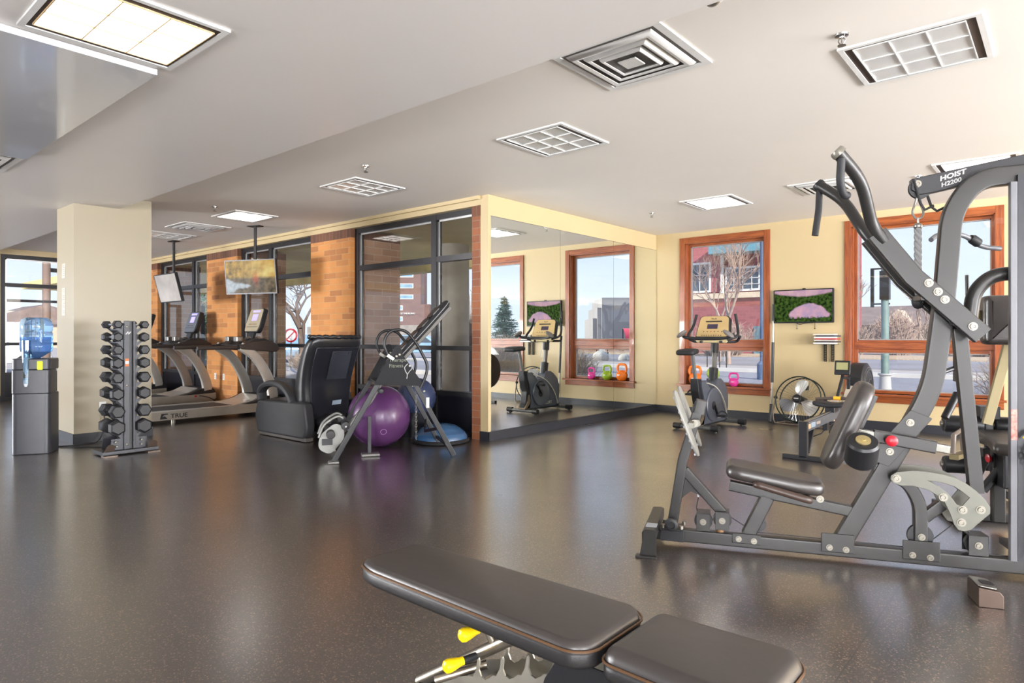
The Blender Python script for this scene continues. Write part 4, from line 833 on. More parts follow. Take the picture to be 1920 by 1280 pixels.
b = MB(); b.lathe([(.014, 0), (.014, .003), (.009, .003), (.009, .01), (0, .01)], bl(-1.217, 1.405, .345), (0, -1, 0), 6); b.build('hex_bolt', M_chrome, bn_)
MB().cyl(bl(-1.42, 1.36, .39), bl(-1.42, 1.36, .365), .012).build('pad_bumper', M_rub, bn_)
def grip(p, q):
    p, q = Vector(p), Vector(q); d = (q-p); L_ = d.length
    k = MB().lathe([(0, 0), (.010, .002), (.018, .008), (.0205, .018), (.018, .034), (.013, .055), (.0125, .066), (0, .066)], p, d, 24).build('yellow_grip', M_yel, bn_)
    MB().cyl(p+d.normalized()*.064, q, .0105).build('grip_stem', M_rub, k)
grip(bl(-1.335, 1.325, .335), bl(-1.305, 1.43, .345)); grip(bl(-1.385, 1.31, .235), bl(-1.345, 1.43, .245))
MB().cyl(bl(-1.44, 1.33, .175), bl(-1.33, 1.44, .215), .0135).build('cross_pin', M_br, bn_)
M_lad = mat('brushed_ladder_steel', srgb(176, 172, 160), .33, .75)
for yy in (1.37, 1.50):
    pts = [(-1.47, .11), (-1.47, .155), (-1.36, .195)]
    for i in range(4):
        x0 = -1.335+i*.092; z0 = .205+i*.033
        pts += [(x0, z0), (x0+.012, z0+.002), (x0+.026, z0+.028), (x0+.031, z0+.058), (x0+.036, z0+.064), (x0+.040, z0+.056), (x0+.037, z0+.030), (x0+.046, z0+.014), (x0+.062, z0+.010), (x0+.078, z0+.02)]
    pts += [(-.955, .345), (-.90, .345), (-.90, .27), (-1.0, .235)]
    MB().prism(pts, lambda a, b_, t: bl(a, t, b_), yy, yy+.005).build('ladder_plate', M_lad, bn_)
MB().bb(bl(-1.34, 1.375, .165), bl(-1.05, 1.50, .17)).build('ladder_tie', M_lad, bn_).rotation_euler = (0, 0, 0)
for yy in (1.345, 1.52):
    pl = [(-1.04, .18), (-1.045, .30), (-1.0, .37), (-.985, .385), (-.80, .385), (-.66, .30), (-.62, .18)]
    MB().prism(rpoly(pl, .02), lambda a, b_, t: bl(a, t, b_), yy, yy+.006).build('side_plate', M_black, bn_, bevel=.001)
MB().rect([bl(-1.60, 1.43, .05), bl(-.62, 1.43, .05), bl(-.45, 1.43, .05)], .06, .06, U).rect([bl(-.86, 1.43, .07), bl(-.86, 1.43, .30)], .06, .08, (1, 0, 0)).build('bench_base', M_black, bn_)
MB().rect([bl(-1.60, 1.18, .03), bl(-1.60, 1.68, .03)], .06, .05, U).build('cross_foot', M_black, bn_); MB().rect([bl(-.47, 1.20, .03), bl(-.47, 1.66, .03)], .06, .05, U).build('cross_foot', M_black, bn_)
MB().bb(bl(-.99, 1.343, .26), bl(-.965, 1.3445, .285)).build('sticker', M_white, bn_)
# ================================================================ DUMBBELL RACK AND DUMBBELLS
M_rack = mat('graphite_rack_paint', srgb(56, 57, 61), .38, .3); M_hex = mat('black_rubber_hex', srgb(32, 32, 35), .45, bump=.05)
rk = empty('dumbbell_rack', (-7.45, 2.53, 0), 0, 'tall graphite vertical dumbbell rack standing before the beige column', 'dumbbell rack')
zs_ = [1.322, 1.195, 1.063, .930, .782, .618, .440, .278]; rr_ = [.040, .046, .049, .053, .056, .060, .066, .072]
for x, nm in ((.11, 'front'), (-.13, 'rear')):
    for sgn in (-1, 1):
        # one saw-toothed wing on each side of the spine
        pts = [(sgn*.045, .06), (sgn*.16, .06)]
        for i in range(7, -1, -1):
            z = zs_[i]; pts += [(sgn*(.155 if i == 7 else .09), z-.085), (sgn*.165, z-.02), (sgn*.155, z-.012), (sgn*.085, z-.075+.03)]
        pts += [(sgn*.12, 1.36), (sgn*.045, 1.36)]
        pts = [(sgn*.045, .05), (sgn*.175, .05), (sgn*.165, .16)]
        for i in range(7, -1, -1):
            z = zs_[i]; r = rr_[i]; pts += [(sgn*.075, z-r-.045), (sgn*(.15+r*.3), z-r*.2), (sgn*(.14+r*.3), z-r*.2+.008), (sgn*.075, z-r-.01)]
        pts += [(sgn*.045, 1.35)]
        MB().prism(pts, lambda a, b_, t: (t, a, b_), x-.003, x+.003).build('toothed_wing', M_rack, rk)
MB().bb((.108, -.055, .05), (.135, -.002, 1.36)).build('front_spine', M_rack, rk, bevel=.004); MB().bb((.108, .03, .05), (.135, .05, 1.36)).build('front_spine', M_rack, rk, bevel=.004)
MB().bb((.098, -.002, .05), (.108, .03, 1.36)).build('spine_recess', M_black, rk); MB().bb((-.13, -.05, .05), (.10, .05, 1.34)).build('core_column', M_black, rk)
for i, (z, r) in enumerate(zip(zs_, rr_)):
    for sgn in (-1, 1): MB().rect([(.11, sgn*.085, z-r-.012), (-.13, sgn*.085, z-r-.012)], .028, .012, U).build('cradle', M_rack, rk)
MB().rect([(.02, -.26, .03), (.02, .26, .03)], .30, .035, U).build('base_plate', M_rack, rk)
for sgn in (-1, 1):
    MB().prism(rpoly([(-.055, 0), (.055, 0), (.045, .10), (-.02, .115)], .03), lambda a, b_, t: (.13+b_*.6, sgn*.20+a, .012+b_), 0, .006).bb((.12, sgn*.20-.06, 0), (.22, sgn*.20+.06, .012)).build('foot_plate', mat('bronze_foot_plate', srgb(98, 84, 74), .4, .4), rk)
bb_ = [(-.028, 1.30), (-.028, .70), (-.028, .10), (-.13, .13), (-.12, .085), (.11, .13), (.11, .085)]
for y, z in bb_: MB().lathe([(.012, 0), (.011, .004), (.006, .007), (0, .007)], (.136, y, z), (1, 0, 0), 12).build('bolt', M_bolt, rk)
M_orl = mat('orange_label', srgb(200, 110, 60), .5)
st = MB().bb((.1352, -.046, .895), (.1362, -.012, .975)).build('maker_label', M_orl, rk); MB().bb((.1362, -.045, .92), (.1366, -.013, .95)).build('label_panel', M_white, st); text('label_mark', 'H', .02, M_blackm, st, (.1368, -.036, .927), (0, 1, 0), (0, 0, 1), .0003, .3)
text('brand_mark', 'H', .034, M_lett, rk, (.1362, -.044, 1.225), (0, 1, 0), (0, 0, 1), .0004, .5, .002, 1.5)
for i, (z, r) in enumerate(zip(zs_, rr_)):
    for sgn in (-1, 1):
        ord_ = ['top', 'second', 'third', 'fourth', 'fifth', 'sixth', 'seventh', 'bottom'][i]
        d = empty('hex_dumbbell', (-7.45, 2.53+sgn*.125, z), 0, 'black rubber hex dumbbell on the %s tier of the rack, %s side' % (ord_, 'left' if sgn < 0 else 'right'), 'dumbbell', 'hex dumbbells on the vertical rack')
        hl = .045+r*.55
        MB().cyl((-.15, 0, 0), (.15, 0, 0), .013).build('handle', M_chrome, d)
        for a, b_ in ((.19, .19-hl), (-.19, -.19+hl)):
            s_ = 1 if a > 0 else -1
            MB().tube([(b_-s_*.008, 0, 0), (b_, 0, 0), (a-s_*.012, 0, 0), (a, 0, 0)], 1, 6, up=(0, 0, 1) if i % 2 else (0, .5, .866), scales=[r*.72, r*1.08, r*1.08, r*.82]).build('hex_head', M_hex, d, bevel=.003, smooth=20)
# ================================================================ WATER COOLER
wc = empty('water_cooler', (-8.17, 1.93, 0), R(-30), 'black floor-standing water cooler beside the beige column', 'water cooler')
M_wc = mat('satin_black_cooler_plastic', srgb(52, 53, 58), .36)
prof = rpoly([(-.165, -.17), (.165, -.17), (.165, .17), (-.165, .17)], .06, 6)
MB().prism(prof, lambda a, b_, t: (a, b_, t), .0, .62).build('cooler_body', M_wc, wc, bevel=.008)
MB().prism(rpoly([(-.08, -.17), (.165, -.17), (.165, .17), (-.08, .17)], .05, 6), lambda a, b_, t: (a, b_, t), .62, .86).build('cooler_alcove', M_wc, wc, bevel=.005)
MB().prism(prof, lambda a, b_, t: (a, b_, t), .86, .975).build('cooler_top', M_wc, wc, bevel=.012)
for y in (-.07, .07):
    k = MB().cyl((-.08, y, .80), (-.135, y, .80), .016).cyl((-.13, y, .80), (-.13, y, .765), .012).build('tap', M_blackm, wc); MB().bb((-.15, y-.012, .81), (-.10, y+.012, .825)).build('tap_lever', M_red if y < 0 else M_white, k)
MB().bb((-.162, -.11, .615), (-.08, .11, .635)).build('drip_tray', mat('silver_drip_tray', srgb(190, 190, 190), .4, .5), wc)
MB().prism(rpoly([(.0, .86), (.05, .86), (.05, .95), (.0, .95)], .01), lambda a, b_, t: (.166+t, a+.06, b_), 0, .002).build('green_tag', mat('lime_green_tag', srgb(198, 210, 40), .5), wc)
M_bot = bpy.data.materials.new('blue_tinted_bottle'); M_bot.use_nodes = True; q = M_bot.node_tree.nodes['Principled BSDF']; q.inputs['Base Color'].default_value = (.45, .68, .95, 1); q.inputs['Roughness'].default_value = .06; q.inputs['Transmission Weight'].default_value = .88; q.inputs['IOR'].default_value = 1.2
M_wat = mat('blue_water', srgb(90, 140, 200), .03, trans=.75, ior=1.25, var=.02)
wb = empty('water_bottle', (-8.15, 1.93, .975), 0, 'large blue translucent water bottle upside down on the black cooler', 'water bottle')
MB().lathe([(.03, .0), (.06, .02), (.135, .07), (.142, .10), (.142, .17), (.136, .18), (.142, .19), (.142, .26), (.136, .275), (.142, .29), (.142, .36), (.125, .405), (.10, .42), (.05, .41), (0, .405)], n=40).build('bottle', M_bot, wb)
MB().lathe([(.0, .01), (.05, .022), (.128, .07), (.134, .10), (.134, .22), (0, .22)], n=32).build('water', M_wat, wb)
MB().bb((.14, -.015, .16), (.165, .015, .30)).build('bottle_handle', M_bot, wb, bevel=.006)
cd = empty('paper_cup_dispenser', (-8.07, 1.83, .70), 0, 'clear grey tube cup dispenser hanging on the front of the water cooler', 'cup dispenser')
M_tube = glass_mat('smoky_clear_tube', (.60, .72, .80), 2.)
MB().lathe([(.038, .02), (.045, .40), (.045, .46), (.040, .46), (.040, .40), (.034, .02)], n=28).build('tube', M_tube, cd); MB().lathe([(.0, -.015), (.030, -.01), (.036, .03), (.034, .08), (.0, .08)], n=24).build('cup_holder', mat('pale_cup_holder', srgb(190, 195, 200), .4), cd)
for i in range(7): MB().lathe([(.022, .08+i*.022), (.034, .15+i*.022), (.036, .152+i*.022), (.024, .08+i*.022)], n=20).build('paper_cup', mat('white_paper_cup', srgb(210, 220, 228), .6), cd)
# papers, outlet and cord on the column
M_pap = mat('white_paper', srgb(176, 172, 160), .6); M_ink = mat('grey_print', srgb(110, 108, 108), .7)
for nm, z, h, lb in (('notice_sheet', 1.955, .165, 'small white notice sheet taped high on the left face of the column'), ('notice_poster', 1.60, .32, 'long pale exercise notice below the small sheet on the column')):
    p = empty(nm, (-8.80, 2.3445, z), 0, lb, 'notice'); MB().bb((-.06, -.0015, -h/2), (.06, 0, h/2)).build('paper', M_pap, p)
    n = int(h/.022)
    for i in range(1, n): 
        if i % 4 != 3 or h < .2: MB().bb((-.04+.01*(i % 3), -.0022, h/2-i*.022-.004), (.04-.008*(i % 2), -.0016, h/2-i*.022)).build('print_line', M_ink, p)
def outlet(x, y, z, axis, lb, holes=1):
    p = empty('wall_outlet', (x, y, z), 0 if axis == 'y' else R(90), lb, 'outlet'); MB().bb((-.035, -.006, -.057), (.035, 0, .057)).build('cover_plate', M_white, p, bevel=.002)
    for i in range(2): MB().prism(rpoly([(-.017, -.014), (.017, -.014), (.017, .014), (-.017, .014)], .01), lambda a, b_, t: (a, -.0062-t, b_+.02-.04*i), 0, .002).build('socket', mat('light_grey_socket', srgb(190, 190, 185), .5), p)
outlet(-11.80, 5.4995, .48, 'y', 'left white wall outlet low on the brick pier behind the treadmills'); outlet(-11.48, 5.4995, .48, 'y', 'right white wall outlet low on the brick pier behind the treadmills')
outlet(-8.4395, 2.63, .395, 'x', 'white wall outlet on the column behind the dumbbell rack')
cbl = MB().tube(smoothpath([(-8.40, 2.63, .37), (-8.36, 2.62, .2), (-8.33, 2.56, .03), (-8.28, 2.40, .008), (-8.36, 2.15, .008), (-8.55, 2.02, .008), (-8.42, 1.99, .008), (-8.25, 2.20, .008), (-8.02, 2.38, .008), (-7.85, 2.55, .008)], 6), .006, 8).build('power_cord', M_blackm)
tag(cbl, 'black power cord looped on the floor around the foot of the column', 'cord')
# ================================================================ TREADMILLS
M_tsil = mat('treadmill_silver_paint', srgb(176, 172, 164), .33, .45); M_tbelt = mat('black_running_belt', srgb(40, 40, 42), .55, bump=.1, bs=200); M_tdeck = mat('champagne_deck_paint', srgb(150, 143, 132), .4, .3)
def treadmill(loc, lb, grey=False):
    t = empty('treadmill', loc, 0, lb, 'treadmill', 'treadmills facing the glazed wall')     # runs along +y, right side at local x=0, y=0 is the front end
    W_ = .88
    pr = rpoly([(-2.05, .05), (-.05, .05), (.02, .10), (.02, .20), (-.30, .185), (-2.05, .165)], .015, 3)
    for x0, x1 in ((-.085, 0), (-W_, -W_+.085)):
        s_ = MB().prism(pr, lambda a, b_, tt: (tt, a, b_), x0, x1).build('side_rail', M_tdeck, t, bevel=.006)
        MB().bb((x0+.004, -2.03, .163), (x1-.004, -.55, .180)).build('foot_rail', mat('silver_foot_rail', srgb(178, 178, 176), .35, .5), s_)
        if x1 == 0:
            text('side_lettering', 'TRUE', .082, M_blackm, s_, (.0008, -1.66, .078), (0, 1, 0), (0, 0, 1), .0008, 0, .0015, 1.15)
            MB().prism([(0, 0), (.10, .0), (.085, .02), (.06, .04), (.03, .03), (.055, .055), (.11, .06), (.10, .075), (.02, .075)], lambda a, b_, tt: (tt, -1.80+a, .070+b_), .0002, .0012).build('swoosh_mark', M_blackm, s_)
    MB().bb((-W_+.085, -2.0, .10), (-.085, -.35, .158)).build('deck', M_black, t); MB().bb((-W_+.13, -2.03, .150), (-.13, -.35, .168)).build('running_belt', M_tbelt, t)
    MB().rect([(-W_+.08, -2.04, .12), (-.08, -2.04, .12)], .07, .09, U).build('rear_roller_cover', M_blackm, t)
    for x in (-.06, -W_+.06): MB().cyl((x, -1.6, 0), (x, -1.6, .05), .03).build('levelling_foot', M_bolt, t)
    for x in (-.06, -W_+.06): MB().cyl((x, -.15, .04), (x, -.15, .06), .04).bb((x-.02, -.2, .0), (x+.02, -.1, .05)).build('front_wheel', M_blackm, t)
    # motor shroud
    pr = rpoly([(-.66, .17), (-.40, .215), (-.22, .29), (-.02, .29), (.03, .19), (.02, .12), (-.66, .12)], .05, 5)
    MB().prism(pr, lambda a, b_, tt: (tt, a, b_), -W_+.01, -.01).build('motor_shroud', M_blackm, t, bevel=.01)
    MB().prism(rpoly([(-.72, .172), (-.42, .222), (-.25, .298), (-.35, .17)], .02), lambda a, b_, tt: (tt, a, b_), -W_+.12, -.12).build('silver_shroud_wedge', M_tsil, t, bevel=.006)
    # curved uprights
    for x in (-.045, -W_+.045):
        path = smoothpath([(x, -.12, .25), (x, -.15, .42), (x, -.25, .66), (x, -.42, .90), (x, -.64, 1.05)], 6)
        MB().rect(path, .075, .17, (0, 1, 0), r=.03, scales=[1.05-.25*i/(len(path)-1) for i in range(len(path))]).build('upright', M_tsil if not grey or x > -.2 else mat('mid_grey_upright', srgb(140, 138, 134), .4, .4), t)
        # hand rail
        MB().rect([(x, -1.28, 1.03), (x, -.62, 1.04)], .05, .055, U, r=.022).build('handrail', mat('bronze_black_grip', srgb(58, 50, 47), .35), t); MB().rect([(x, -.70, 1.04), (x, -.20, 1.055)], .058, .066, U, r=.024).build('rail_sleeve', M_blackm, t)
        MB().prism(rpoly([(-.66, 1.01), (-.12, .96), (-.02, .98), (-.05, 1.08), (-.22, 1.15), (-.45, 1.13), (-.68, 1.07)], .05, 5), lambda a, b_, tt: (tt, a, b_), x-.04, x+.04).build('side_pod', mat('dark_brown_pod', srgb(52, 45, 42), .33), t, bevel=.015)
    MB().prism(rpoly([(-.62, 1.06), (-.10, 1.02), (-.08, 1.10), (-.26, 1.175), (-.42, 1.16)], .04, 5), lambda a, b_, tt: (tt, a, b_), -W_+.05, -.05).build('console_tray', M_blackm, t, bevel=.012)
    MB().rect([(-W_+.1, -.55, 1.06), (-.1, -.55, 1.06)], .04, .05, U, r=.018).build('front_bar', M_blackm, t)
    for x in (-.25, -W_+.25): MB().lathe([(.045, 0), (.05, .02), (.045, .025), (0, .02)], (x, -.42, 1.165), (0, -.3, 1), 20).build('cup_holder_ring', M_steel, t)
    MB().bb((-.36, -.60, 1.12), (-.24, -.50, 1.20)).build('pulse_grip', M_steel, t, bevel=.012); MB().bb((-W_+.24, -.60, 1.12), (-W_+.36, -.50, 1.20)).build('pulse_grip', M_steel, t, bevel=.012)
    MB().rect([(-W_/2, -.30, 1.10), (-W_/2, -.22, 1.32)], .16, .05, (0, 1, 0)).build('console_neck', M_blackm, t)
    # console, leaning
    o = Vector((-W_/2, -.28, 1.27)); dz = Vector((0, .32, .95)).normalized(); dn = Vector((0, .95, -.32)).normalized()
    f = lambda a, b_, tt: o+Vector((a, 0, 0))+dz*b_+dn*tt
    c = MB().prism(rpoly([(-.20, 0), (.20, 0), (.235, .10), (.21, .40), (-.21, .40), (-.235, .10)], .04, 5), f, 0, .075).build('console', M_blackm, t, bevel=.012)
    face = mat('champagne_console_face', srgb(170, 158, 132), .4, .2) if not grey else mat('slate_console_face', srgb(96, 98, 104), .35, .2)
    fc = MB().prism(rpoly([(-.19, .015), (.19, .015), (.215, .10), (.195, .385), (-.195, .385), (-.215, .10)], .035, 5), f, -.004, 0).build('console_face', face, c)
    scr = mat('violet_lit_screen', srgb(110, 120, 235) if grey else srgb(150, 140, 235), .3, emit=.9, var=.1, vs=20)
    MB().prism([(-.075, .19), (.085, .19), (.085, .30), (-.075, .30)], f, -.006, -.004).build('screen', scr, c); MB().prism([(-.10, .33), (.12, .33), (.12, .365), (-.10, .365)], f, -.006, -.004).build('score_display', scr, c)
    for i in range(7): MB().prism([(-.12+i*.036, .125), (-.105+i*.036, .125), (-.105+i*.036, .138), (-.12+i*.036, .138)], f, -.006, -.004).build('button', M_red if i == 3 else M_blackm, c)
    MB().prism([(-.17, .085), (.17, .085), (.17, .092), (-.17, .092)], f, -.006, -.004).build('face_line', M_blackm, c)
    return t
t1 = treadmill((-9.40, 5.42, 0), 'nearer champagne and silver treadmill with black lettering on its deck side')
t2 = treadmill((-11.60, 5.40, 0), 'middle silver treadmill with a grey console and a blue screen, facing the far glazed bay', True)
pc = MB().tube(smoothpath([(.004, -.28, .16), (.05, -.26, .16), (.09, -.16, .13), (.07, -.06, .08), (.03, .02, .03)], 6), .008, 8).build('power_lead', M_blackm, t2); MB().bb((0, -.36, .145), (.004, -.32, .17)).build('power_switch', M_red, t2)
t3 = treadmill((-13.35, 5.25, 0), 'farthest treadmill, only a sliver of it showing beside the column', True)
# ================================================================ HANGING SCREENS
def picture(name, kind):      # procedural screen pictures
    m = bpy.data.materials.new(name); m.use_nodes = True; nt = m.node_tree; nt.nodes.clear(); L = nt.links.new; N = nt.nodes.new
    o = N('ShaderNodeOutputMaterial'); em = N('ShaderNodeEmission'); gl = N('ShaderNodeBsdfGlossy'); gl.inputs['Roughness'].default_value = .12; ad = N('ShaderNodeAddShader'); ms = N('ShaderNodeMixShader'); ms.inputs[0].default_value = .002
    tc_ = N('ShaderNodeTexCoord'); s = N('ShaderNodeSeparateXYZ'); L(tc_.outputs['Object'], s.inputs[0])
    def mth(op, a, b=None, c=None):
        n = N('ShaderNodeMath'); n.operation = op
        for i, v in enumerate((a, b, c)):
            if v is None: continue
            if isinstance(v, (int, float)): n.inputs[i].default_value = v
            else: L(v, n.inputs[i])
        return n.outputs[0]
    def mixc(f, a, b):
        n = N('ShaderNodeMixRGB'); L(f, n.inputs[0]) if not isinstance(f, float) else None
        for i, v in ((1, a), (2, b)):
            if isinstance(v, tuple): n.inputs[i].default_value = v+(1,)
            else: L(v, n.inputs[i])
        return n.outputs[0]
    def noise(sc, det=4): n = N('ShaderNodeTexNoise'); n.inputs['Scale'].default_value = sc; n.inputs['Detail'].default_value = det; L(tc_.outputs['Object'], n.inputs['Vector']); return n.outputs[0]
    X, Z = s.outputs[0], s.outputs[2]; cl = lambda v, k: mth('MINIMUM', mth('MAXIMUM', mth('MULTIPLY_ADD', mth('SUBTRACT', v, .5), k, .5), 0.), 1.); nz = cl(noise(26 if kind == 'lake' else 13, 8), 3.2 if kind == 'lake' else 2.2); nb = cl(noise(6, 4), 2.6)
    def step(v, e=.012): n = N('ShaderNodeMapRange'); n.inputs['From Min'].default_value = -e; n.inputs['From Max'].default_value = e; L(v, n.inputs[0]); return n.outputs[0]
    if kind == 'lake':      # wooded banks around a lake that mirrors a pink sky
        for_ = mixc(nz, srgb(14, 30, 14), srgb(86, 116, 50)); sky = mixc(nb, srgb(190, 150, 190), srgb(250, 205, 205)); wat = mixc(nb, srgb(170, 160, 205), srgb(245, 190, 205))
        hz = mth('SUBTRACT', mth('ADD', Z, mth('MULTIPLY', nb, .02)), mth('MULTIPLY_ADD', mth('MULTIPLY', X, X), .35, .145)); c = mixc(step(hz), for_, sky)
        # lake outline: a wide drop shape, the point at the top
        ex_ = mth('DIVIDE', mth('SUBTRACT', X, .08), .26); ez_ = mth('DIVIDE', mth('ADD', Z, .13), .17)
        rr_e = mth('ADD', mth('POWER', mth('ABSOLUTE', ex_), 1.5), mth('POWER', mth('ABSOLUTE', ez_), 1.6)); e = mth('MULTIPLY', mth('SUBTRACT', mth('ADD', 1., mth('MULTIPLY', mth('SUBTRACT', nb, .5), .25)), rr_e), .15); top = mth('SUBTRACT', mth('ADD', Z, .17), mth('MULTIPLY', nz, .03))
        c = mixc(mth('MULTIPLY', step(e), step(top)), c, wat)
    else:                   # autumn river with white water
        aut = mixc(nz, srgb(80, 70, 30), srgb(238, 190, 90)); gold = mixc(nb, srgb(210, 150, 60), srgb(255, 235, 150)); g_ = step(mth('SUBTRACT', X, .1), .35); c = mixc(g_, aut, gold)
        rk_ = mixc(nz, srgb(60, 56, 48), srgb(150, 130, 100)); c = mixc(step(mth('SUBTRACT', -.01, Z), .02), c, rk_)
        wv = noise(22, 5); whi = mixc(wv, srgb(120, 150, 165), srgb(245, 248, 250))
        cas = mth('SUBTRACT', mth('SUBTRACT', mth('MULTIPLY', mth('SUBTRACT', nb, .5), .10), mth('MULTIPLY', X, .55)), mth('ADD', mth('MULTIPLY', mth('ABSOLUTE', mth('ADD', Z, .13)), 2.2), .02))
        c = mixc(step(cas, .03), c, whi)
        rd = mth('SUBTRACT', .055, mth('ADD', mth('ABSOLUTE', mth('SUBTRACT', X, .09)), mth('MULTIPLY', mth('ABSOLUTE', mth('ADD', Z, .04)), .6))); c = mixc(mth('MULTIPLY', step(rd, .04), nz), c, srgb(215, 80, 40))
    L(c, em.inputs[0]); em.inputs[1].default_value = .62; L(em.outputs[0], ms.inputs[1]); L(gl.outputs[0], ms.inputs[2]); L(ms.outputs[0], o.inputs[0]); return m
def screen(name, loc, rz, tilt, w, h, pm, lb, mount=None):
    t = empty(name, loc, rz, lb, 'television'); hd = Matrix.Rotation(-tilt, 4, 'X')
    def T(mb): mb.v = [tuple(hd @ Vector(v)) for v in mb.v]; return mb
    T(MB().bb((-w/2, 0, -h/2), (w/2, .045, h/2))).build('casing', M_blackm, t, bevel=.006)
    T(MB().ring(w/2, h/2, .016, 0, .006)); b = MB()
    for a, c in (((-w/2, -.006, -h/2), (w/2, 0, -h/2+.018)), ((-w/2, -.006, h/2-.014), (w/2, 0, h/2)), ((-w/2, -.006, -h/2+.018), (-w/2+.014, 0, h/2-.014)), ((w/2-.014, -.006, -h/2+.018), (w/2, 0, h/2-.014))): b.bb(a, c)
    T(b).build('bezel', M_black, t)
    s_ = MB().bb((-w/2+.013, -.003, -h/2+.017), (w/2-.013, -.0005, h/2-.013)).build('display', pm, t); s_.matrix_local = hd
    if mount:
        zt_ = mount; MB().cyl((0, .10, .12), (0, .10, zt_), .022).build('ceiling_pole', M_dark, t); MB().bb((-.10, .04, zt_-.012), (.10, .16, zt_)).build('ceiling_plate', M_dark, t)
        MB().bb((-.14, .045, -.10), (.14, .10, .12)).build('mount_bracket', M_dark, t)
    return t
screen('hanging_television', (-9.07, 4.74, 2.07), R(22), R(-6), .90, .50, picture('autumn_river_picture', 'river'), 'ceiling hung television showing an autumn river, in front of the brick piers', H-2.07)
screen('hanging_television', (-11.62, 4.60, 2.02), R(0), R(-14), .86, .49, mat('painted_screen_glare', srgb(150, 145, 140), .16, emit=.35, var=.35, vs=2), 'ceiling hung television tilted and washed out by glare, beside the column', H-2.02)  # glare is painted: a mottled grey screen colour that glows
wt = screen('wall_television', (-2.79, 9.44, 1.62), 0, 0, .785, .465, picture('pink_lake_picture', 'lake'), 'wall television showing a wooded lake at dusk, between the two wooden windows')
MB().bb((-.02, .045, -.2), (.02, .06, .25)).build('wall_bracket', M_blackm, wt); MB().tube(smoothpath([(-.10, .05, -.23), (-.05, .04, -.25), (.02, .04, -.235), (.12, .05, -.23)], 4), .005, 6).build('cable', M_blackm, wt)
for x in (-.09, .145): MB().cyl((x, .045, -.22), (x, .045, -.31), .003).ball((x, .045, -.31), .008).build('pull_cord', M_blackm, wt)
# ================================================================ MAGAZINE RACK
mg = empty('magazine_shelf', (-2.47, 9.5, 1.10), 0, 'small wall shelf on two black pierced strips under the television', 'shelf')
MB().bb((-.15, -.20, -.005), (.13, 0, 0)).build('shelf_board', M_black, mg)
for x in (-.04, .055):
    l = MB().bb((x-.016, -.030, -.24), (x-.012, -.005, -.005)).bb((x+.012, -.030, -.24), (x+.016, -.005, -.005))
    for i in range(10): l.bb((x-.016, -.030, -.24+i*.024), (x+.016, -.026, -.232+i*.024))
    l.build('pierced_strip', M_black, mg)
cols = [srgb(222, 220, 214), srgb(70, 60, 62), srgb(200, 196, 186), srgb(180, 60, 60), srgb(228, 226, 222), srgb(60, 66, 76), srgb(214, 206, 190)]
for i, c in enumerate(cols):
    o = MB().bb((-.13, -.10, 0), (.13, .10, .018)).build('magazine', mat('magazine_cover_%d' % i, c, .4), bevel=.002); o.location = (-2.475+(.02 if i % 2 else -.01), 9.385+.01*(i % 3), 1.101+i*.0195); o.rotation_euler = (0, 0, R([2, -5, 4, -2, 6, -3, 1][i]))
    tag(o, ['bottom magazine of the stack on the small wall shelf', 'dark magazine second from the bottom of the wall shelf stack', 'cream magazine third from the bottom of the wall shelf stack', 'red magazine in the middle of the wall shelf stack', 'white magazine just above the red one on the wall shelf', 'dark blue magazine second from the top of the wall shelf stack', 'cream magazine topmost on the wall shelf stack'][i], 'magazine', 'magazines on the wall shelf')
# ================================================================ KETTLEBELLS
def kettlebell(x, y, s, m, lb, rz=0):
    k = empty('kettlebell', (x, y, zb), R(rz), lb, 'kettlebell', 'coloured kettlebells on the window sill')
    b = MB().lathe([(0, 0), (.045*s, 0), (.062*s, .012*s), (.082*s, .05*s), (.086*s, .085*s), (.075*s, .12*s), (.045*s, .15*s), (0, .16*s)], n=28).build('bell', m, k)
    MB().tube(smoothpath([(-.055*s, 0, .11*s), (-.078*s, 0, .16*s), (-.072*s, 0, .215*s), (-.045*s, 0, .24*s), (.045*s, 0, .24*s), (.072*s, 0, .215*s), (.078*s, 0, .16*s), (.055*s, 0, .11*s)], 5), .0175*s, 12).build('handle', m, k)
    MB().bb((-.022*s, -.088*s, .08*s), (.022*s, -.083*s, .092*s)).build('weight_mark', M_white, b)
KB = [(-4.40, 1.13, srgb(240, 120, 30), 'orange_vinyl', 'orange kettlebell, largest and leftmost on the window sill behind the bike'), (-4.11, 1.0, srgb(150, 180, 40), 'lime_vinyl', 'lime green kettlebell in the middle of the window sill'), (-3.79, .80, srgb(220, 60, 150), 'pink_vinyl', 'small pink kettlebell on the window sill, right of the bike')]
for x, s, c, nm, lb in KB: kettlebell(x, 9.51, s, mat(nm, c, .35), lb, 6)
# ================================================================ LEANING BAR
lb_ = empty('leaning_bar', (-3.19, 9.36, 0), 0, 'long black padded bar leaning on the wall right of the first window', 'exercise bar')
MB().tube([(0, -.05, .0), (0, .02, .30), (0, .10, 1.64)], .012, 10).build('bar', M_steel, lb_); MB().tube([(0, -.052, .0), (0, .0, .25)], .021, 12).build('foam_sleeve', M_foam, lb_); MB().tube([(0, .032, .55), (0, .072, 1.12)], .021, 12).build('foam_sleeve', M_foam, lb_); MB().tube([(0, .088, 1.42), (0, .10, 1.66)], .02, 12).build('foam_sleeve', M_foam, lb_)
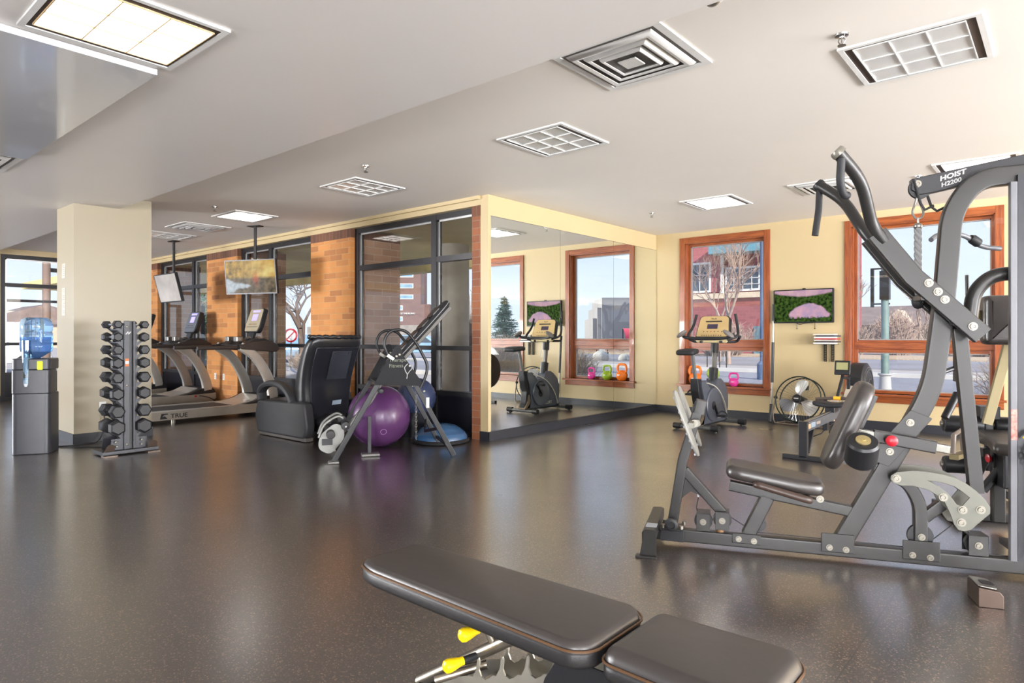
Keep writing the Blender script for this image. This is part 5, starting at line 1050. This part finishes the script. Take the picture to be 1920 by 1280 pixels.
# ================================================================ FLOOR FAN
fan = empty('floor_fan', (-2.75, 9.17, 0), R(-8), 'round black and chrome drum floor fan by the back wall', 'fan')
fc_ = Vector((0, 0, .35)); tl = Matrix.Rotation(R(-14), 3, 'X')
def FT(mb): mb.v = [tuple(fc_+tl @ Vector(v)) for v in mb.v]; return mb
gm = mat('dark_green_black_enamel', srgb(28, 40, 36), .3, .3)
FT(MB().tube([(.305*math.cos(a), -.06, .305*math.sin(a)) for a in [i*2*math.pi/48 for i in range(48)]], .009, 8, closed=True, up=(0, 1, 0))).build('front_ring', gm, fan)
FT(MB().tube([(.305*math.cos(a), .07, .305*math.sin(a)) for a in [i*2*math.pi/48 for i in range(48)]], .009, 8, closed=True, up=(0, 1, 0))).build('rear_ring', gm, fan)
for yy, nm in ((-.06, 'front_grille'), (.07, 'rear_grille')):
    g = MB()
    for i in range(40):
        a = i*2*math.pi/40; s_ = -1 if yy < 0 else 1
        g.tube([(.05*math.cos(a), yy+s_*.035, .05*math.sin(a)), (.2*math.cos(a+.15), yy+s_*.03, .2*math.sin(a+.15)), (.305*math.cos(a+.22), yy, .305*math.sin(a+.22))], .0013, 4)
    FT(g).build(nm, M_chrome, fan)
hb = MB().lathe([(.058, 0), (.058, .012), (.045, .022), (0, .024)], (0, -.085, 0), (0, -1, 0), 28); FT(hb).build('hub_badge', M_blackm, fan); FT(MB().bb((-.03, -.112, -.006), (.03, -.108, .006))).build('badge_lettering', M_white, fan)
FT(MB().cyl((0, .0, 0), (0, .14, 0), .055)).build('motor', M_blackm, fan)
MB().box((.0, .17, .50), (.075, .05, .06)).build('control_box', M_blackm, fan)
for k in range(3):
    b = MB(); vs = []; n1, n2 = 8, 6; a0 = R(100+k*120)
    for i in range(n1+1):
        r = .05+.22*i/n1
        for j in range(n2+1):
            wv = (.20+1.15*math.sin(math.pi*(.25+.62*i/n1)))*.80; a = a0+(j/n2-.5)*wv-.3*i/n1; vs.append((r*math.cos(a), -.035+.06*j/n2*(1.1-.3*i/n1), r*math.sin(a)))
    fs = [(i*(n2+1)+j, i*(n2+1)+j+1, (i+1)*(n2+1)+j+1, (i+1)*(n2+1)+j) for i in range(n1) for j in range(n2)]; b.add(vs, fs); o = FT(b).build('fan_blade', mat('aluminium_blade', srgb(190, 190, 190), .3, .8), fan, smooth=80)
    sm = o.modifiers.new('solid', 'SOLIDIFY'); sm.thickness = .003
MB().tube(fillet([(-.335, 0, .36), (-.36, -.03, .12), (-.33, -.06, .014), (.33, -.06, .014), (.36, -.03, .12), (.335, 0, .36)], .05), .010, 10).tube([(-.30, .22, .012), (.30, .22, .012)], .010, 10).tube([(-.31, -.06, .014), (-.31, .22, .012)], .010, 10).tube([(.31, -.06, .014), (.31, .22, .012)], .010, 10).build('stand', mat('brown_grey_stand_tube', srgb(120, 108, 96), .35, .5), fan)
for x in (-.335, .335): MB().cyl((x-.02, 0, .36), (x+.02, 0, .36), .018).build('pivot_knob', M_blackm, fan)
# ================================================================ ROWING MACHINE
rw = empty('rowing_machine', (-1.96, 6.66, 0), 0, 'black and silver rowing machine with a flywheel, pointing at the second window', 'rowing machine')
M_rail = mat('anodised_grey_rail', srgb(84, 88, 96), .35, .4)
rt = MB().rect([(0, -.02, .315), (0, 1.75, .365)], .065, .095, U).build('monorail', M_rail, rw)
MB().rect([(0, -.015, .366), (0, 1.70, .415)], .032, .012, U).build('rail_track', M_steel, rt)
MB().bb((.033, .02, .30), (.0345, .12, .345)).build('rail_sticker', mat('bronze_sticker', srgb(170, 140, 110), .4), rt); MB().bb((.033, .13, .302), (.0345, .27, .35)).build('rail_sticker', mat('blue_grey_sticker', srgb(120, 135, 150), .4), rt); MB().bb((.033, .30, .315), (.0345, .44, .345)).build('rail_sticker', mat('faint_sticker', srgb(140, 130, 122), .4), rt)
MB().rect([(0, -.01, .03), (0, -.01, .375)], .085, .05, (0, 1, 0)).build('rear_leg', M_black, rw); MB().rect([(0, .28, .30), (0, .10, .06)], .05, .03, (0, 1, 0)).build('leg_brace', M_black, rw)
MB().rect([(-.19, -.01, .022), (.19, -.01, .022)], .05, .044, U).build('rear_foot', M_black, rw)
pl = [(-.17, -.12), (-.12, -.15), (0, -.12), (.12, -.15), (.17, -.12), (.17, .10), (.10, .15), (0, .10), (-.10, .15), (-.17, .10)]
MB().pad(rpoly(pl, .05, 4), lambda a, b_, t: (a, .98+b_, .445+t+.35*a*a*2-.01), .045, .018).build('seat', M_rub, rw); MB().bb((-.05, .90, .38), (.05, 1.06, .447)).build('seat_carriage', M_black, rw, bevel=.008)
MB().bb((-.022, .72, .21), (.022, .80, .30)).tube([(0, .76, .22), (-.04, .74, .17), (-.10, .72, .14), (-.14, .72, .12), (-.12, .72, .105)], .006, 6).build('rail_hook', M_black, rw)
for x in (-.14, .14):
    f_ = MB().box((x, 1.55, .36), (.11, .03, .34), Matrix.Rotation(R(-38), 3, 'X')).build('footrest', mat('grey_brown_footrest', srgb(150, 136, 120), .5), rw, bevel=.01)
    MB().box((x, 1.53, .39), (.125, .045, .05), Matrix.Rotation(R(-38), 3, 'X')).build('foot_strap', M_rub, f_)
hd_ = MB().tube(fillet([(-.26, 1.32, .48), (-.08, 1.36, .50), (.08, 1.36, .50), (.26, 1.32, .48)], .05), .018, 12).build('pull_handle', mat('brown_black_grip', srgb(66, 56, 50), .5), rw); MB().tube([(-.075, 1.36, .50), (.0, 1.36, .50)], .021, 12).build('orange_sleeve', mat('amber_sleeve', srgb(235, 165, 40), .4), hd_)
MB().rect([(0, 1.62, .34), (0, 1.98, .66)], .13, .10, U).build('front_housing', mat('ivory_grey_housing', srgb(172, 164, 150), .4), rw)
hs = MB()
for i in range(6): hs.box((0, 1.66+i*.028, .425+i*.025), (.09, .008, .02), Matrix.Rotation(R(42), 3, 'X'))
hs.build('ribbed_slots', M_blackm, rw)
fw = MB().lathe([(.0, -.10), (.27, -.10), (.31, -.085), (.31, .06), (.27, .085), (.12, .095), (0, .095)], (0.03, 2.16, .57), (1, 0, 0), 44).build('flywheel_housing', M_blackm, rw)
for r_, x in ((.262, .078), (.235, .086), (.12, .096)): MB().lathe([(r_, 0), (r_, .008), (r_-.012, .008), (r_-.012, 0), (r_, 0)], (x+.03, 2.16, .57), (1, 0, 0), 40).build('perforated_ring', M_steel, fw)
MB().rect([(0, 2.05, .03), (0, 2.0, .40)], .08, .06, (0, 1, 0)).rect([(-.30, 2.06, .022), (.30, 2.06, .022)], .06, .044, U).build('front_leg', M_black, rw)
MB().rect([(-.03, 1.82, .50), (-.03, 1.84, .72)], .035, .035, (0, 1, 0)).rect([(-.10, 1.62, .50), (-.05, 1.70, .80)], .03, .03, (0, 1, 0)).rect([(-.03, 1.84, .70), (-.06, 1.69, .72)], .03, .03, U).build('monitor_arm', M_black, rw)
mo = MB().box((-.05, 1.64, .835), (.17, .035, .17), Matrix.Rotation(R(-10), 3, 'X')).build('monitor', M_blackm, rw, bevel=.008); MB().box((-.05, 1.6195, .855), (.125, .004, .085), Matrix.Rotation(R(-10), 3, 'X')).build('lcd', mat('olive_lcd', srgb(150, 148, 104), .3), mo)
for i in range(4): MB().box((-.09+i*.027, 1.628, .785), (.016, .005, .016), Matrix.Rotation(R(-10), 3, 'X')).build('button', M_white, mo)
# ================================================================ UPRIGHT BIKE
bk = empty('exercise_bike', (-3.62, 7.84, 0), 0, 'slate grey upright exercise bike with a gold console at the first window', 'exercise bike')
M_slate = mat('slate_metallic_shell', srgb(84, 88, 98), .35, .35); M_gold = mat('champagne_gold_panel', srgb(196, 168, 118), .4, .25); M_pale = mat('pale_trim_line', srgb(190, 186, 176), .4, .4)
def yz(a, b_, t): return (t, a, b_)
rear_pts = [(-.03, .075), (.02, .09), (.09, .15), (.12, .28), (.09, .42), (.03, .55), (.02, .63), (.14, .64), (.20, .60), (.26, .53), (.36, .49), (.46, .55), (.50, .64), (.62, .64), (.70, .60), (.80, .52), (.86, .40), (.86, .26), (.82, .14), (.76, .075)]
MB().prism(rpoly(rear_pts, .02, 3), yz, -.075, .075).build('body_shell', M_slate, bk, bevel=.028, seg=4)
cpts = [(.36+.22*math.cos(R(a)), .31+.22*math.sin(R(a))) for a in range(0, 360, 15)]
MB().prism(cpts, yz, -.10, .10).build('crank_cover', M_slate, bk, bevel=.02, seg=3)
for s_ in (-1, 1):
    MB().rect([(s_*.088, .14, .62), (s_*.095, .34, .555), (s_*.098, .56, .44), (s_*.092, .72, .25), (s_*.08, .80, .10)] if False else smoothpath([(s_*.085, .16, .60), (s_*.097, .36, .55), (s_*.10, .56, .43), (s_*.094, .72, .25), (s_*.08, .80, .10)], 5), .014, .022, (1, 0, 0)).build('curved_trim', M_pale, bk)
    MB().lathe([(.055, 0), (.055, .006), (.04, .008), (0, .008)], (s_*.10, .33, .30), (s_, 0, 0), 28).build('crank_disc', M_blackm, bk)
    an = R(-55 if s_ > 0 else 125); e_ = Vector((0, math.cos(an), math.sin(an)))*.17; c0 = Vector((s_*.115, .33, .30))
    MB().rect([c0, c0+e_*1.05], .018, .03, (1, 0, 0)).build('crank_arm', M_blackm, bk)
    pd = MB().bb((-.055, -.05, -.014), (.055, .05, .014)).build('pedal', M_rub, bk, bevel=.006); pd.location = c0+e_+Vector((s_*.065, 0, 0))
    MB().tube(smoothpath([(s_*.12, c0.y+e_.y-.045, c0.z+e_.z), (s_*.15, c0.y+e_.y, c0.z+e_.z+.055), (s_*.20, c0.y+e_.y+.02, c0.z+e_.z+.05), (s_*.24, c0.y+e_.y+.03, c0.z+e_.z)], 4), .009, 8).build('pedal_strap', M_rub, bk)
    text('side_lettering', 'TRUE', .065, M_pale, bk, (.077 if s_ > 0 else -.077, .42 if s_ > 0 else .66, .115), (0, s_, 0), (0, .1*s_, 1), .001, .2, .001, 1.2)
MB().prism(rpoly([(-.04, .07), (.06, .07), (.13, .26), (.09, .52), (.06, .66), (-.05, .66), (-.03, .50), (.03, .34), (.0, .16)], .02), yz, -.055, .055).build('seat_tube_cover', M_black, bk, bevel=.012)
MB().prism(rpoly([(-.05, .065), (.08, .065), (.11, .16), (.07, .30), (.05, .2)], .02), yz, -.075, .075).build('bronze_fairing', mat('bronze_grey_fairing', srgb(124, 110, 94), .3, .4), bk, bevel=.01)
MB().rect([(0, .01, .60), (0, -.09, .97)], .035, .045, (0, 1, 0)).build('seat_post', mat('grey_seat_post', srgb(120, 122, 124), .35, .5), bk)
sd2 = rpoly([(-.22, -.12), (-.10, -.13), (.04, -.055), (.16, -.03), (.17, .03), (.04, .055), (-.10, .13), (-.22, .12)], .05, 5)
MB().pad(sd2, lambda a, b_, t: (b_, -.12+a, .965+t+.02*math.sin((a+.2)*7)), .065, .03).build('saddle', M_rub, bk)
MB().rect([(-.27, 0, .045), (.29, 0, .045)], .06, .05, U, r=.02).build('rear_stabiliser', mat('grey_stabiliser', srgb(88, 88, 86), .4, .4), bk); MB().rect([(-.27, .88, .045), (.30, .88, .045)], .06, .05, U, r=.02).build('front_stabiliser', mat('grey_stabiliser', srgb(88, 88, 86), .4, .4), bk)
for y in (0, .88):
    for x in (-.25, .26): MB().cyl((x-.05, y, .047), (x+.05, y, .047), .038).build('stabiliser_cap', M_blackm, bk); MB().lathe([(.025, 0), (.025, .008), (.006, .01), (.006, .03)], (x, y, 0), n=12).build('levelling_foot', M_blackm, bk)
MB().rect([(0, .0, .07), (0, .88, .07)], .10, .05, U).build('base_spine', M_black, bk)
MB().rect([(0, .53, .60), (0, .56, .78)], .10, .12, (0, 1, 0), r=.03).build('mast_boot', M_blackm, bk); MB().rect([(0, .555, .70), (0, .60, 1.05)], .05, .065, (0, 1, 0)).build('mast', mat('grey_mast', srgb(108, 106, 102), .35, .5), bk); MB().rect([(0, .585, .98), (0, .60, 1.17)], .09, .11, (0, 1, 0), r=.03).build('mast_head', M_blackm, bk)
o_ = Vector((0, .50, 1.19)); dz = Vector((0, .34, .94)).normalized(); dn = Vector((0, .94, -.34)).normalized(); fcs = lambda a, b_, t: o_+Vector((a, 0, 0))+dz*b_+dn*t
cn_ = MB().prism(rpoly([(-.24, .0), (.24, .0), (.21, .28), (.17, .31), (-.17, .31), (-.21, .28)], .02), fcs, .0, .07).build('console', M_blackm, bk, bevel=.01)
MB().prism(rpoly([(-.225, .01), (.225, .01), (.195, .275), (.16, .30), (-.16, .30), (-.195, .275)], .02), fcs, -.004, 0).build('console_face', M_gold, cn_)
MB().prism(rpoly([(-.20, -.075), (.20, -.075), (.235, -.02), (-.235, -.02)], .01), fcs, -.01, .02).build('lower_trim', mat('pale_gold_trim', srgb(205, 190, 150), .4, .2), cn_); MB().prism([(-.11, .215), (.11, .215), (.11, .228), (-.11, .228)], fcs, -.02, -.004).build('book_ledge', M_blackm, cn_)
MB().prism([(-.085, .12), (.06, .12), (.06, .185), (-.085, .185)], fcs, -.006, -.004).build('display', mat('dark_violet_display', srgb(60, 52, 72), .2), cn_)
for i in range(9): MB().prism([(-.15+i*.033, .02), (-.138+i*.033, .02), (-.138+i*.033, .031), (-.15+i*.033, .031)], fcs, -.007, -.004).build('button', M_blackm, cn_)
for i in range(6): MB().prism([(-.13+i*.05, .075), (-.118+i*.05, .075), (-.118+i*.05, .086), (-.13+i*.05, .086)], fcs, -.007, -.004).build('button', M_red if i == 2 else M_blackm, cn_)
text('console_lettering', 'TRUE', .022, M_blackm, cn_, fcs(-.05, .255, -.0045), (1, 0, 0), dz, .0004, 0, .0005, 1.5)
hb_ = MB().tube(fillet([(-.36, .36, 1.23), (-.30, .30, 1.185), (-.12, .36, 1.17), (.12, .36, 1.17), (.30, .30, 1.185), (.36, .36, 1.23)], .06), .02, 12).build('handlebar', M_rub, bk)
for s_ in (-1, 1):
    MB().ball((s_*.32, .27, 1.235), .075, 1.1, .85, .38, rot=Matrix.Rotation(R(35*s_), 3, 'Y')).build('elbow_pad', mat('grey_elbow_pad', srgb(112, 106, 102), .6), bk)
    MB().tube(fillet([(s_*.24, .42, 1.16), (s_*.36, .50, 1.20), (s_*.31, .60, 1.33), (s_*.27, .62, 1.50)], .07), .018, 12).build('horn_grip', M_rub, bk); MB().tube(fillet([(s_*.12, .46, 1.13), (s_*.30, .60, 1.13), (s_*.38, .50, 1.20)], .05), .018, 10).build('under_bar', M_rub, bk)
bh = MB().tube(fillet([(.055, .62, .86), (.12, .62, .86), (.12, .62, .98), (.055, .62, .98)], .02), .004, 6).build('bottle_cage', M_steel, bk)
# ================================================================ MASSAGE CHAIR
M_lea = mat('black_glossy_leather', srgb(30, 30, 33), .30, bump=.15, bs=14, spec=.7); M_chg = mat('charcoal_textured_vinyl', srgb(50, 50, 52), .5, bump=.15, bs=120); M_pla = mat('black_gloss_plastic_panel', srgb(36, 37, 43), .25)
ch_ = empty('massage_chair', (-7.0, 4.45, 0), 0, 'bulky black massage recliner seen from behind, before the orange brick pier', 'massage chair')
def C(x, y, z): return (x+7.0, y-4.45, z)
def xz(w): return lambda a, b_, t: (a, t, b_)
# side arms with a hole under the arm rest
for y0, y1, nm in ((-.40, -.27, 'n'), (.35, .48, 'f')):
    low = rpoly([(-.60, .03), (.45, .03), (.50, .16), (.44, .45), (-.60, .43), (-.66, .25)], .06, 5)
    MB().prism(low, xz(0), y0, y1).build('side_panel', M_chg, ch_, bevel=.035, seg=4)
    MB().rect(smoothpath([(-.58, (y0+y1)/2, .42), (-.60, (y0+y1)/2, .52), (-.50, (y0+y1)/2, .60), (-.30, (y0+y1)/2, .635), (-.08, (y0+y1)/2, .60), (.08, (y0+y1)/2, .50), (.12, (y0+y1)/2, .40)], 6), .12, .075, (0, 0, 1), r=.034).build('arm_rest', M_chg, ch_)
    MB().bb((-.56, y0+.01, .005), (.46, y1-.01, .05)).build('base_rail', mat('dark_grey_base_rail', srgb(84, 80, 76), .5), ch_, bevel=.01)
MB().prism(rpoly([(-.60, .10), (.20, .06), (.20, .36), (-.10, .42), (-.58, .44)], .06, 5), xz(0), -.265, .265).build('seat_base', M_lea, ch_, bevel=.03, seg=3)
MB().prism(rpoly([(-.66, .05), (-.52, .05), (-.56, .42), (-.72, .40), (-.76, .2)], .05, 5), xz(0), -.25, .25).build('leg_rest', mat('grey_brown_leg_rest', srgb(92, 86, 80), .45), ch_, bevel=.03, seg=3)
# back rest: lofted ring sections leaning backwards
vs = []; secs = [(.16, .14, .26, .17), (.20, .32, .31, .17), (.20, .50, .33, .16), (.24, .70, .345, .15), (.32, .90, .355, .135), (.42, 1.08, .36, .12), (.47, 1.17, .34, .10), (.49, 1.215, .27, .06)]
nn = 24
for (cx, z, hw, hd2) in secs:
    for i in range(nn):
        a = 2*math.pi*i/nn; ca, sa = math.cos(a), math.sin(a); ex_ = .55
        vs.append((cx+hd2*math.copysign(abs(ca)**ex_, ca), hw*math.copysign(abs(sa)**ex_, sa), z))
fs = [(j*nn+i, j*nn+(i+1) % nn, (j+1)*nn+(i+1) % nn, (j+1)*nn+i) for j in range(len(secs)-1) for i in range(nn)]+[tuple(reversed(range(nn))), tuple(range((len(secs)-1)*nn, len(secs)*nn))]
MB().add(vs, fs).build('back_rest', M_lea, ch_, smooth=60, sub=1)
# rear plastic shell panel on the back
vs = []; pan = [(.345, .18, .22), (.385, .34, .25), (.385, .52, .265), (.41, .72, .275), (.475, .92, .285), (.555, 1.08, .285)]
for (x, z, hw) in pan:
    for y in (-hw, -hw*.55, hw*.55, hw): vs.append((x-(.02 if abs(y) == hw else -.006), y, z))
m_ = 4; fs = [(j*m_+i, j*m_+i+1, (j+1)*m_+i+1, (j+1)*m_+i) for j in range(len(pan)-1) for i in range(3)]
o = MB().add(vs, fs).build('rear_shell', M_pla, ch_, smooth=60); s_ = o.modifiers.new('solid', 'SOLIDIFY'); s_.thickness = .03; s_.offset = 0; bv = o.modifiers.new('bevel', 'BEVEL'); bv.width = .008; bv.segments = 2
MB().prism([(-.10, .70), (.17, .70), (.17, 1.03), (-.10, 1.03)], lambda a, b_, t: (.437+(b_-.70)*.375+t, a, b_), 0, .008).build('service_hatch', mat('slate_hatch_plastic', srgb(54, 56, 64), .25), ch_, bevel=.006)
for y in (-.06, .13): MB().lathe([(.011, 0), (.008, .004), (0, .004)], (.563, y, 1.005), (1, 0, -.35), 12).build('screw', M_blackm, ch_)
MB().prism([(.0, .395), (.12, .40), (.13, .45), (.01, .445)], lambda a, b_, t: (.405+t, a, b_), 0, .003).build('rating_label', mat('pale_blue_label', srgb(150, 165, 185), .5), ch_)
# gathered head cushion edge
b = MB(); pth = [(.47+.10*math.cos(a), .335*math.sin(a), 1.195+.004*math.sin(a*19)) for a in [R(-115+i*230/40) for i in range(41)]]
b.tube(pth, 1, 10, scales=[.024+.004*math.sin(i*2.3) for i in range(41)]); b.build('gathered_headrest_edge', M_lea, ch_, smooth=80)
MB().ball((.30, 0, .20), .2, 1.2, 1.15, .55).build('rear_underside', M_lea, ch_)
for y in (-.2, .1): MB().bb((.40, y, .10), (.50, y+.09, .16)).build('hinge_block', M_blackm, ch_, bevel=.012)
# ================================================================ BALLS
M_pur = mat('glossy_purple_vinyl', srgb(86, 50, 94), .26, var=.05, vs=2, spec=.6)
pb_ = empty('stability_ball', (-5.72, 4.46, .335), R(20), 'large glossy purple stability ball inside the inversion table frame', 'exercise ball')
b = MB(); n1, n2 = 48, 40; vs = []
for j in range(n2+1):
    a = math.pi*j/n2; r = .335-.0025*(1 if abs(j-13) == 0 or abs(j-20) == 0 or abs(j-27) == 0 else 0)
    for i in range(n1): q = 2*math.pi*i/n1; vs.append((r*math.cos(a), r*math.sin(a)*math.cos(q), r*math.sin(a)*math.sin(q)))
b.add(vs, [(j*n1+i, (j+1)*n1+i, (j+1)*n1+(i+1) % n1, j*n1+(i+1) % n1) for j in range(n2) for i in range(n1)]); b.build('ball', M_pur, pb_, smooth=80)
mk = Vector((.20, -.235, -.135)).normalized(); MB().lathe([(.034, 0), (.034, .002), (.028, .002), (.028, 0), (.034, 0)], mk*.332, mk, 24).build('printed_mark', mat('violet_print', srgb(150, 110, 160), .4), pb_)
M_nav = mat('navy_textured_vinyl', srgb(52, 62, 92), .4, bump=.5, bs=160)
o = MB().lathe([(0, 0)]+[(.24*math.sin(math.pi*i/28)*(1+.012*math.cos(i*3.14)), .24-.24*math.cos(math.pi*i/28)) for i in range(1, 28)]+[(0, .48)], n=40).build('blue_exercise_ball', M_nav); o.location = (-6.02, 5.25, .22)
sup = empty('ball_bin', (-6.04, 5.25, 0), 0, 'low dark bin on the floor that holds the navy ball behind the inversion table', 'bin')
MB().lathe([(.20, 0), (.235, .30), (.225, .30), (.19, .012), (0, .012)], n=36).build('bin_wall', M_darkp, sup)
tag(o, 'navy ribbed ball standing against the glazed wall, right of the purple ball', 'exercise ball')
o = MB().ball((0, 0, 0), .28, n=36, m=24).build('grey_blue_exercise_ball', mat('grey_blue_vinyl', srgb(112, 124, 150), .35)); o.location = (-6.75, 5.20, .28+.0); tag(o, 'grey-blue ball half hidden behind the purple ball by the glazed wall', 'exercise ball')
bo = empty('balance_trainer', (-5.46, 5.13, 0), 0, 'blue half-dome balance trainer on a black base by the glazed wall', 'balance trainer')
MB().lathe([(0, .0), (.30, .0), (.325, .01), (.33, .03), (.315, .045), (0, .045)], n=48).build('base', M_rub, bo)
MB().lathe([(.305, .045), (.30, .075), (.285, .10), (.27, .115), (.262, .118), (.23, .15), (.18, .18), (.11, .20), (0, .212)], n=48).build('dome', mat('glossy_blue_vinyl', srgb(50, 86, 124), .25, spec=.7), bo)
# ================================================================ INVERSION TABLE
iv = empty('inversion_table', (-5.28, 3.58, 0), math.atan2(.85, .53), 'black folding inversion table with a tilted padded bed and looped handles', 'inversion table')
M_itube = mat('gloss_black_tube', srgb(22, 22, 25), .4); M_fab = mat('black_nylon_fabric', srgb(28, 28, 31), .8, bump=.4, bs=90)
for y, nm in ((0, 'near'), (.70, 'far')):
    MB().rect([(0, y, .015), (.585, y, 1.05)], .05, .042, (0, 1, 0)).build('front_leg', M_itube, iv); MB().rect([(1.16, y, .015), (.60, y, 1.05)], .05, .042, (0, 1, 0)).build('rear_leg', M_itube, iv)
    MB().bb((-.05, y-.045, 0), (.05, y+.045, .025)).build('foot_cap', mat('grey_foot_cap', srgb(110, 108, 106), .4, .4), iv, bevel=.008)
    MB().tube(fillet([(.515, y-.02, 1.0), (.455, y-.03, 1.14), (.52, y-.03, 1.26), (.67, y-.03, 1.27), (.78, y-.03, 1.14), (.89, y-.03, .93), (.88, y-.03, .83), (.825, y-.02, .70)], .10, 8), .0145, 12).build('looped_handle', M_itube, iv)
    k = MB().rect([(.50, y-.03, 1.02), (.56, y-.03, .98)], .03, .035).build('pivot_bracket', M_steel, iv)
    for s_, z in ((.585, 1.01), (.615, 1.025), (.855, .665)): q = MB(); q.lathe([(.012, 0), (.010, .005), (0, .007)], (s_, y-.045, z), (0, -1, 0), 12); q.build('bolt', M_bolt, iv)
    MB().rect([(.30, y+.01, .33), (.05, y+.01, .06)], .02, .02) if False else None
MB().rect([(1.12, 0, .10), (1.12, .70, .10)], .03, .03, U).build('rear_cross_bar', M_itube, iv); MB().rect([(.08, 0, .13), (.08, .70, .13)], .03, .03, U).build('front_cross_bar', M_itube, iv)
MB().rect([(1.0, 0, .29), (.93, .35, .22), (1.0, .70, .29)], .02, .03, U).build('folding_brace', M_itube, iv)
cov = MB().prism([(.59, 1.12), (.56, 1.08), (.37, .735), (.86, .715), (.65, 1.02), (.625, 1.11)], lambda a, b_, t: (a, t, b_), -.032, -.026)
cov.build('fabric_cover', M_fab, iv); MB().prism([(.59, 1.12), (.56, 1.08), (.37, .735), (.86, .715), (.65, 1.02), (.625, 1.11)], lambda a, b_, t: (a, t, b_), .674, .68).build('fabric_cover', M_fab, iv)
MB().bb((.40, -.026, .74), (.84, .674, .76)).build('fabric_sling', M_fab, iv)
text('cover_lettering', 'Therapeutic', .050, mat('pale_green_print', srgb(120, 125, 110), .6), iv, (.515, -.034, .955), (1, 0, .02), (0, 0, 1), .0006); text('cover_lettering', 'Fitness', .050, mat('pale_green_print', srgb(120, 125, 110), .6), iv, (.515, -.034, .90), (1, 0, .02), (0, 0, 1), .0006)
lg = MB().tube(smoothpath([(.695, -.036, .935), (.665, -.036, .90), (.675, -.036, .86), (.69, -.036, .83), (.685, -.036, .79)], 4), .004, 6).tube(smoothpath([(.735, -.036, .93), (.735, -.036, .89), (.71, -.036, .86), (.69, -.036, .83)], 4), .004, 6).ball((.715, -.036, .915), .010, sy=.2).build('figure_logo', mat('white_print', srgb(170, 170, 170), .6), iv)
# bed
bo_ = Vector((.60, .35, .90)); bdx = Vector((.57, 0, .62)).normalized(); bnn = Vector((-.737, 0, .676)).normalized(); fb_ = lambda a, b_, t: bo_+bdx*a+Vector((0, b_, 0))+bnn*t
bedo = rpoly([(-.12, -.17), (.55, -.19), (.80, -.15), (.88, -.07), (.88, .07), (.80, .15), (.55, .19), (-.12, .17)], .07, 6)
bd_ = MB().pad(bedo, fb_, .06, .025).build('bed_cushion', M_fab, iv)
for i in range(5): MB().pad(rpoly([(-.04+i*.165, -.14), (.11+i*.165, -.14), (.11+i*.165, .14), (-.04+i*.165, .14)], .04), lambda a, b_, t: fb_(a, b_, .052+t), .022, .018).build('quilted_panel', M_lea, iv)
MB().tube([fb_(a, b_, .03) for a, b_ in bedo], .0035, 6, closed=True).build('white_piping', mat('pale_piping', srgb(150, 150, 150), .6), bd_)
MB().rect([fb_(.85, 0, -.03), fb_(-.20, 0, -.03), (.38, .35, .55), (.02, .35, .16)], .05, .04).build('bed_rail', mat('grey_bed_rail', srgb(80, 77, 73), .4, .5), iv)
MB().rect([(.62, -.0, .99), (.62, .70, .99)], .03, .03, U).build('pivot_bar', M_itube, iv)
# ankle clamp
M_clamp = mat('silver_grey_clamp', srgb(132, 132, 128), .4, .4)
MB().prism(rpoly([(-.14, .10), (-.02, .04), (.12, .20), (.10, .32), (.02, .35), (-.12, .24)], .06, 5), lambda a, b_, t: (a, t, b_), .24, .255).build('ankle_plate', M_clamp, iv, bevel=.002)
for y in (.20, .46): MB().tube(smoothpath([(-.13, y, .22), (-.08, y, .34), (.04, y, .42), (.10, y, .40)], 5), .012, 10).build('clamp_strap', M_clamp, iv)
for y, z, s_ in ((.20, .33, .12), (.50, .36, .10), (.20, .25, -.02), (.50, .26, -.03)):
    MB().lathe([(.0, -.06), (.038, -.058), (.042, -.05), (.042, .05), (.038, .058), (0, .06)], (s_, y, z), (0, 1, 0), 20).build('ankle_roller', M_foam, iv)
MB().tube([(.12, .10, .33), (.12, .60, .36)], .009, 8).build('roller_axle', M_chrome, iv); MB().rect([(.14, .22, .28), (.30, .22, .50), (.42, .26, .66)], .02, .03).build('release_handle', M_clamp, iv)
MB().bb((-.10, .225, .14), (.0, .24, .20)).build('slotted_foot_plate', M_black, iv)
MB().rect([(.36, .30, .03), (.36, .30, .40)], .035, .03, (0, 1, 0)).build('tether_post', M_itube, iv); MB().bb((.28, .24, 0), (.46, .36, .03)).build('post_foot', mat('grey_foot_cap', srgb(110, 108, 106), .4, .4), iv, bevel=.01)
MB().lathe([(.018, 0), (.028, .02), (.022, .045), (0, .05)], (.46, .20, .66), (0, -1, 0), 14).build('height_knob', M_blackm, iv)
cb_ = MB()
for i in range(22):
    z = .70-i*.026; a = (i % 2)*math.pi/2
    cb_.tube([(.83+.009*math.cos(q)*math.cos(a), .30+.009*math.cos(q)*math.sin(a), z+.016*math.sin(q)) for q in [k*2*math.pi/8 for k in range(8)]], .003, 5, closed=True, up=(.3, .7, .2))
cb_.build('hanging_chain', mat('dark_chain', srgb(110, 108, 104), .3, .8), iv)
MB().bb((.93, -.024, .50), (.96, -.0225, .60)).build('caution_label', M_white, iv).matrix_local = Matrix.Translation((-.052, 0, .0))
